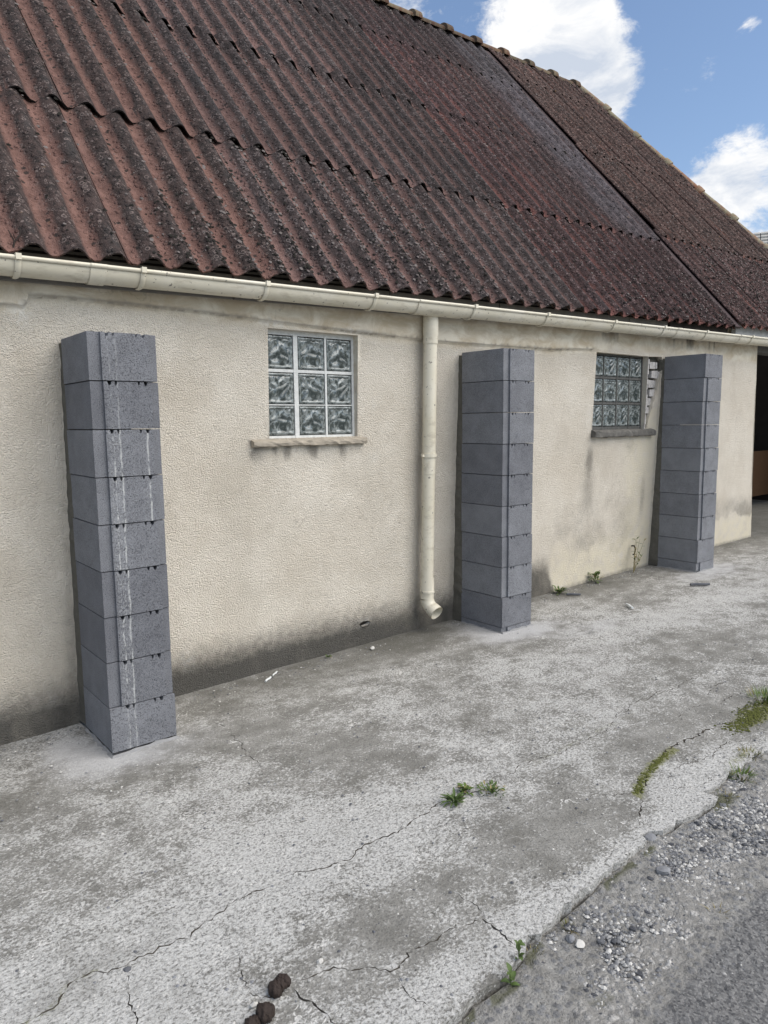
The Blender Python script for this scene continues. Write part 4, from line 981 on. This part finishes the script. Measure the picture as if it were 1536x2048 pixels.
dropping(-.196, -1.652, -.05, [(-.032, -.004, .012, .014), (-.018, .0, .010, .012), (.006, .002, .017, .020), (.020, .004, .014, .015)], 'lower dark brown lump of dung at the very bottom of the picture', 5)

def stick(x, y, L, r_, rz, mat, label, cat, name, zoff=0., tilt=0.):
    m_ = MB(); m_.tube([(-L/2, 0, 0), (-L*.2, r_*.4, .001), (L*.2, -r_*.3, 0), (L/2, 0, 0)], [r_*.9, r_, r_, r_*.8], 8); o = m_.build(name, mat, None, True)
    o.location = (x, y, yardz(x, y)+r_+.001+zoff); o.rotation_euler = (0, tilt, rz); return tag(o, label, cat)
stick(.96, .318, .070, .0060, .62, M_plast, 'short white plastic tube on the slab near the wall foot', 'tube', 'plastic_tube')
stick(1.035, .372, .070, .0045, .70, M_plast, 'thin white plastic strip touching the foot of the wall', 'strip', 'plastic_strip')
stick(3.656, .261, .11, .009, -.75, M_stoned, 'dark stick on the slab right of the middle buttress', 'stick', 'stick')
stick(3.66, -.226, .11, .010, .95, M_plast, 'pale stick on the slab below the window with broken render', 'stick', 'stick')
stick(4.62, -.262, .16, .012, -.62, M_stoned, 'dark stick on the slab in front of the farthest buttress', 'stick', 'stick')
stick(.413, -2.052, .085, .0022, -.9, M_grassd, 'long dry straw in the gravel at lower right', 'straw', 'straw')
stick(.365, -1.99, .03, .002, -.7, M_grassd, 'short dry straw beside the leafy seedling', 'straw', 'straw')
vv, ff = blobmesh(44, .026, .014, .013, 2, .3, True); o = link('plaster_lump', vv, ff, M_stonel, None, False, (1.707, .335, float(GZ(1.7))+.008)); o.rotation_euler = (0, .1, .5); tag(o, 'white plaster lump fallen below the chipped hole in the wall', 'plaster lump')
hk = MB(); hk.tube([(4.727, .43, -1.505), (4.727, .405, -1.50), (4.735, .395, -1.53), (4.725, .398, -1.575), (4.715, .41, -1.58)], .007, 8); o = hk.build('wall_hook', M_dark, barn, True)

# ------------------------------------------------------------------ plants
def blade(mb, p, d, L, w, bend, mi=0, nseg=4):
    d = Vector(d).normalized(); side = d.cross(Vector((0, 0, 1)));
    if side.length < .1: side = Vector((1, 0, 0))
    side.normalize(); v = []; cur = Vector(p); dr = d.copy()
    for i in range(nseg+1):
        t = i/nseg; ww = w*(1-t**1.5)*(.7+.6*min(1, t*3)) if i < nseg else 0.0004
        v += [cur-side*ww, cur+side*ww]; cur = cur+dr*(L/nseg); dr = (dr+Vector((0, 0, -bend/nseg))).normalized()
    mb.add(v, [(2*i, 2*i+1, 2*i+3, 2*i+2) for i in range(nseg)], mi)
def leaf_v(L, w, n=6):
    v = []; f = []
    for i in range(n+1):
        t = i/n; ww = w*math.sin(math.pi*min(.98, t*.93+.04))**.8; zc = .10*L*math.sin(t*2.6)-.22*L*t*t
        v += [(t*L, -ww, zc+ww*.35), (t*L, 0, zc), (t*L, ww, zc+ww*.35)]
    for i in range(n): a = 3*i; f += [(a, a+1, a+4, a+3), (a+1, a+2, a+5, a+4)]
    return v, f
def leaf_add(mb, p, az, el_, L, w, mi=0):
    v, f = leaf_v(L, w); m_ = Matrix.Translation(Vector(p)) @ Matrix.Rotation(az, 4, 'Z') @ Matrix.Rotation(-el_, 4, 'Y'); mb.add([m_ @ Vector(q) for q in v], f, mi)
def grass(x, y, n, L, spread, mats, label, name='grass_tuft', group=None, dry=.15, cat='grass tuft'):
    mb = MB()
    for _ in range(n):
        a = random.uniform(0, 6.28); r_ = random.random()**.5*spread; t = random.uniform(.15, .95)
        px, py = math.cos(a)*r_, math.sin(a)*r_
        blade(mb, (px, py, -.004), (math.cos(a)*t, math.sin(a)*t, random.uniform(.5, 1)), L*random.uniform(.45, 1.1), L*.03+.0006, random.uniform(.3, 1.4), 1 if random.random() < dry else 0)
    o = mb.build(name, mats, None, False, (x, y, yardz(x, y)-.002)); return tag(o, label, cat, group)
def leafy(x, y, n, L, w, label, H_=.03, name='weed', mats=None, spread=.02, cat='weed'):
    mb = MB()
    for i in range(n):
        a = random.uniform(0, 6.28); h = random.random()*H_; r_ = random.random()*spread
        leaf_add(mb, (math.cos(a)*r_, math.sin(a)*r_, h), a+random.uniform(-.5, .5), random.uniform(.1, 1.1), L*random.uniform(.5, 1.1), w*random.uniform(.7, 1.1), 1 if random.random() < .12 else 0)
    for i in range(max(2, n//8)):
        a = random.uniform(0, 6.28); mb.tube([(0, 0, 0), (math.cos(a)*spread*.5, math.sin(a)*spread*.5, H_)], .0012, 5)
    o = mb.build(name, mats or [M_leaf, M_grassd], None, True, (x, y, yardz(x, y)-.001)); return tag(o, label, cat)
random.seed(5)
leafy(.837, -1.266, 44, .045, .005, 'bright green narrow leaved weed at the end of the long crack', .015, spread=.02)
leafy(.925, -1.236, 40, .028, .006, 'small yellowish weed growing in the crack between two greener weeds', .02, spread=.02, mats=[M_grass, M_grassd])
leafy(1.00, -1.302, 90, .020, .0045, 'low spreading clover like weed lying flat on the slab', .016, spread=.055)
grass(1.843, -1.862, 95, .055, .035, [M_grass, M_grassd], 'lush bright green grass tuft at the slab edge on the right')
grass(1.651, -1.895, 60, .035, .030, [M_mossg, M_grassd], 'thin dry green tuft in the spalled notch of the slab', dry=.35)
grass(1.56, -1.935, 40, .020, .022, [M_mossg, M_grassd], 'tiny moss tuft in the stones below the spalled notch', dry=.3)
grass(2.66, -1.62, 170, .06, .085, [M_grass, M_grassd], 'wide grass clump at the right border of the picture')
grass(2.02, -1.815, 70, .03, .05, [M_mossg, M_grassd], 'sparse grass strip on the slab edge behind the lush tuft', dry=.3)
grass(.484, -1.925, 90, .030, .026, [M_mossg, M_grassd], 'olive moss tuft against the slab edge above the pebbles', dry=.25)
grass(.657, -1.912, 45, .024, .018, [M_mossg, M_grassd], 'small olive tuft by the grey rounded stone', dry=.4)
grass(.905, -1.89, 50, .020, .020, [M_mossg, M_grassd], 'small brownish tuft halfway along the slab edge', dry=.5)
grass(.12, -1.965, 60, .024, .03, [M_mossg, M_grassd], 'dry tuft at the bottom end of the slab edge', dry=.5)
grass(.22, -2.02, 40, .03, .03, [M_mossg, M_grassd], 'withered tuft among dark pebbles at the bottom', dry=.7)
grass(1.02, -2.17, 14, .05, .008, [M_grassd, M_grassd], 'pale straw tuft beside the dark purple stone', dry=.8)
grass(-.46, -1.248, 36, .012, .018, [M_mossg, M_grassd], 'short moss sprout in the crack at lower left', dry=.4)
leafy(3.631, .375, 34, .05, .010, 'small green weed at the wall foot right of the middle buttress', .03, spread=.035)
leafy(4.135, .40, 30, .06, .010, 'green weed at the wall foot under the second window', .07, spread=.04)
leafy(1.42, .40, 14, .018, .005, 'tiny green weed at the wall foot left of the downpipe', .01, spread=.015)
mb = MB(); base = Vector((0, 0, 0))
for k in range(6):
    a = random.uniform(-.7, .7); h = random.uniform(.12, .34); tip = Vector((math.sin(a)*h*.5, -.02+random.uniform(-.04, .02), h)); mb.tube([base, tip*.5+Vector((0, 0, .02)), tip], [.0025, .002, .001], 5, 1)
    for q in range(5):
        t = random.uniform(.2, 1); leaf_add(mb, tuple(tip*t), random.uniform(0, 6.28), random.uniform(.0, .9), random.uniform(.025, .05), .006, 1 if random.random() < .5 else 0)
o = mb.build('weed', [M_leaf, M_grassd], None, True, (4.68, .375, float(GZ(4.7)))); tag(o, 'tall dried up weed against the wall left of the farthest buttress', 'weed')
# leafy seedling at the slab edge with leaves of its own
sd = empty('seedling', (.36, -1.952, yardz(.36, -1.95)+.0)); tag(sd, 'broad leaved green seedling growing up against the slab edge', 'seedling')
m_ = MB(); m_.tube([(0, 0, 0), (.002, 0, .02), (.0, .004, .05)], [.0016, .0014, .001], 6); m_.build('stem', M_leaf, sd, True)
for k, (az, el_, L, w, h) in enumerate([(.3, .5, .030, .0085, .022), (2.5, .4, .026, .008, .018), (4.2, .7, .028, .008, .030), (5.4, .3, .024, .007, .012), (1.4, 1.0, .026, .007, .045), (3.4, .6, .020, .006, .045)]):
    m_ = MB(); leaf_add(m_, (0, 0, h), az, el_, L, w); m_.build('leaf', M_leaf, sd, True)
sd2 = leafy(.425, -1.925, 7, .022, .007, 'smaller two leaved seedling above the broad leaved one', .05, spread=.006, name='seedling', cat='seedling')
# moss cushions in the wide crack and on the slab
mb = MB(); 
for (line, w_) in [([(1.40, -1.67), (1.506, -1.633), (1.652, -1.601), (1.80, -1.585)], .016), ([(2.2, -1.66), (2.45, -1.66)], .05), ([(2.4, -1.62), (2.9, -1.68)], .06)]:
    d = densify(line, .004, False)
    for (x, y) in d:
        for _ in range(2 if w_ < .03 else 5):
            px, py = x+random.gauss(0, w_*.5), y+random.gauss(0, w_*.5); s = random.uniform(.003, .007); p = Vector((px, py, float(GZ(px))+.001)); a = random.uniform(0, 6.28)
            mb.add([p+Vector(((q[0]*math.cos(a)-q[1]*math.sin(a))*s, (q[0]*math.sin(a)+q[1]*math.cos(a))*s, q[2]*s*.9-.001)) for q in ico], icf)
o = mb.build('moss_cushions', M_mossg, None, True); tag(o, 'olive moss cushions along the wide crack in the slab', 'moss', None, 'stuff')

# ------------------------------------------------------------------ inside the open bay
bd = MB(); bd.box(8.3, 10.2, 1.5, 1.53, -1.50, -.86); o = bd.build('chipboard_sheet', M_board); tag(o, 'brown chipboard sheet leaning in the dark open bay at the far right', 'board')
# ------------------------------------------------------------------ neighbouring house beyond the barn
dirp = fw+rt*((1497-768)/1431.6)-up*((466-1024)/1431.6); DIST = 36/ math.hypot(dirp.x, dirp.y)
P = CAM+dirp*DIST
hs = tag(empty('house', (P.x+6, P.y-2, float(GZ(14))-.1)), 'distant house with a pale grey tiled roof behind the end of the barn roof', 'house')
away = Vector((dirp.x, dirp.y, 0)).normalized(); sid = Vector((away.y, -away.x, 0))
def hp_(a, b, z_): q = P+sid*a+away*b; return Vector((q.x, q.y, z_))-hs.location
zr_ = P.z; pit = R(34); run = 3.6; drop = run*math.tan(pit)
m_ = MB(); v = [hp_(.2, -run+.5, zr_-drop+.3), hp_(13, -run+.5, zr_-drop+.3), hp_(13, run-.5, zr_-drop+.3), hp_(.2, run-.5, zr_-drop+.3)]
vb = [Vector((q.x, q.y, 0)) for q in v]; m_.add(vb+v, [(0, 1, 5, 4), (1, 2, 6, 5), (2, 3, 7, 6), (3, 0, 4, 7)])
m_.add([v[0], v[3], hp_(.2, 0, zr_-.1)], [(0, 2, 1)]); m_.build('wall', M_ext, hs)
m_ = MB()
for sgn in (-1, 1):
    m_.add([hp_(-.1, 0, zr_-.06), hp_(13.3, 0, zr_-.06), hp_(13.3, sgn*run, zr_-drop-.06), hp_(-.1, sgn*run, zr_-drop-.06)], [(0, 1, 2, 3)])
rf = m_.build('roof', simple('roof_batten', (.10, .095, .09), .9, .2, .2, 4), hs)
m_ = MB(); nr, nc = 13, 46
for i in range(nr):
    for j in range(nc):
        t0, t1 = i/nr, (i+1)/nr; a0, a1 = -.1+13.4*j/nc, -.1+13.4*(j+1)/nc-.03
        q0 = hp_(a0, -run*t0, zr_-drop*t0-.02); q1 = hp_(a1, -run*t0, zr_-drop*t0-.02); q2 = hp_(a1, -run*t1, zr_-drop*t1+.05); q3 = hp_(a0, -run*t1, zr_-drop*t1+.05)
        dn = Vector((0, 0, -.06)); m_.add([q0, q1, q2, q3, q2+dn, q3+dn], [(0, 1, 2, 3), (3, 2, 4, 5)])
o = m_.build('roof_tiles', M_ftile, rf); o['kind'] = 'stuff'

# dead twig caught behind the gutter
tw = MB(); tw.tube([(0, 0, 0), (.006, .0, .03), (-.012, .01, .075)], [.004, .0035, .0015], 6); tw.tube([(.005, 0, .025), (.03, .0, .06), (.034, .006, .085)], [.003, .0025, .001], 6); tw.tube([(.012, 0, .035), (.0, -.01, .06)], [.002, .001], 6)
o = tw.build('twig', M_dark, None, True, tuple(roofpt(-.19, .02, .004))); tag(o, 'dead forked twig sticking up from the roof edge at far left', 'twig')
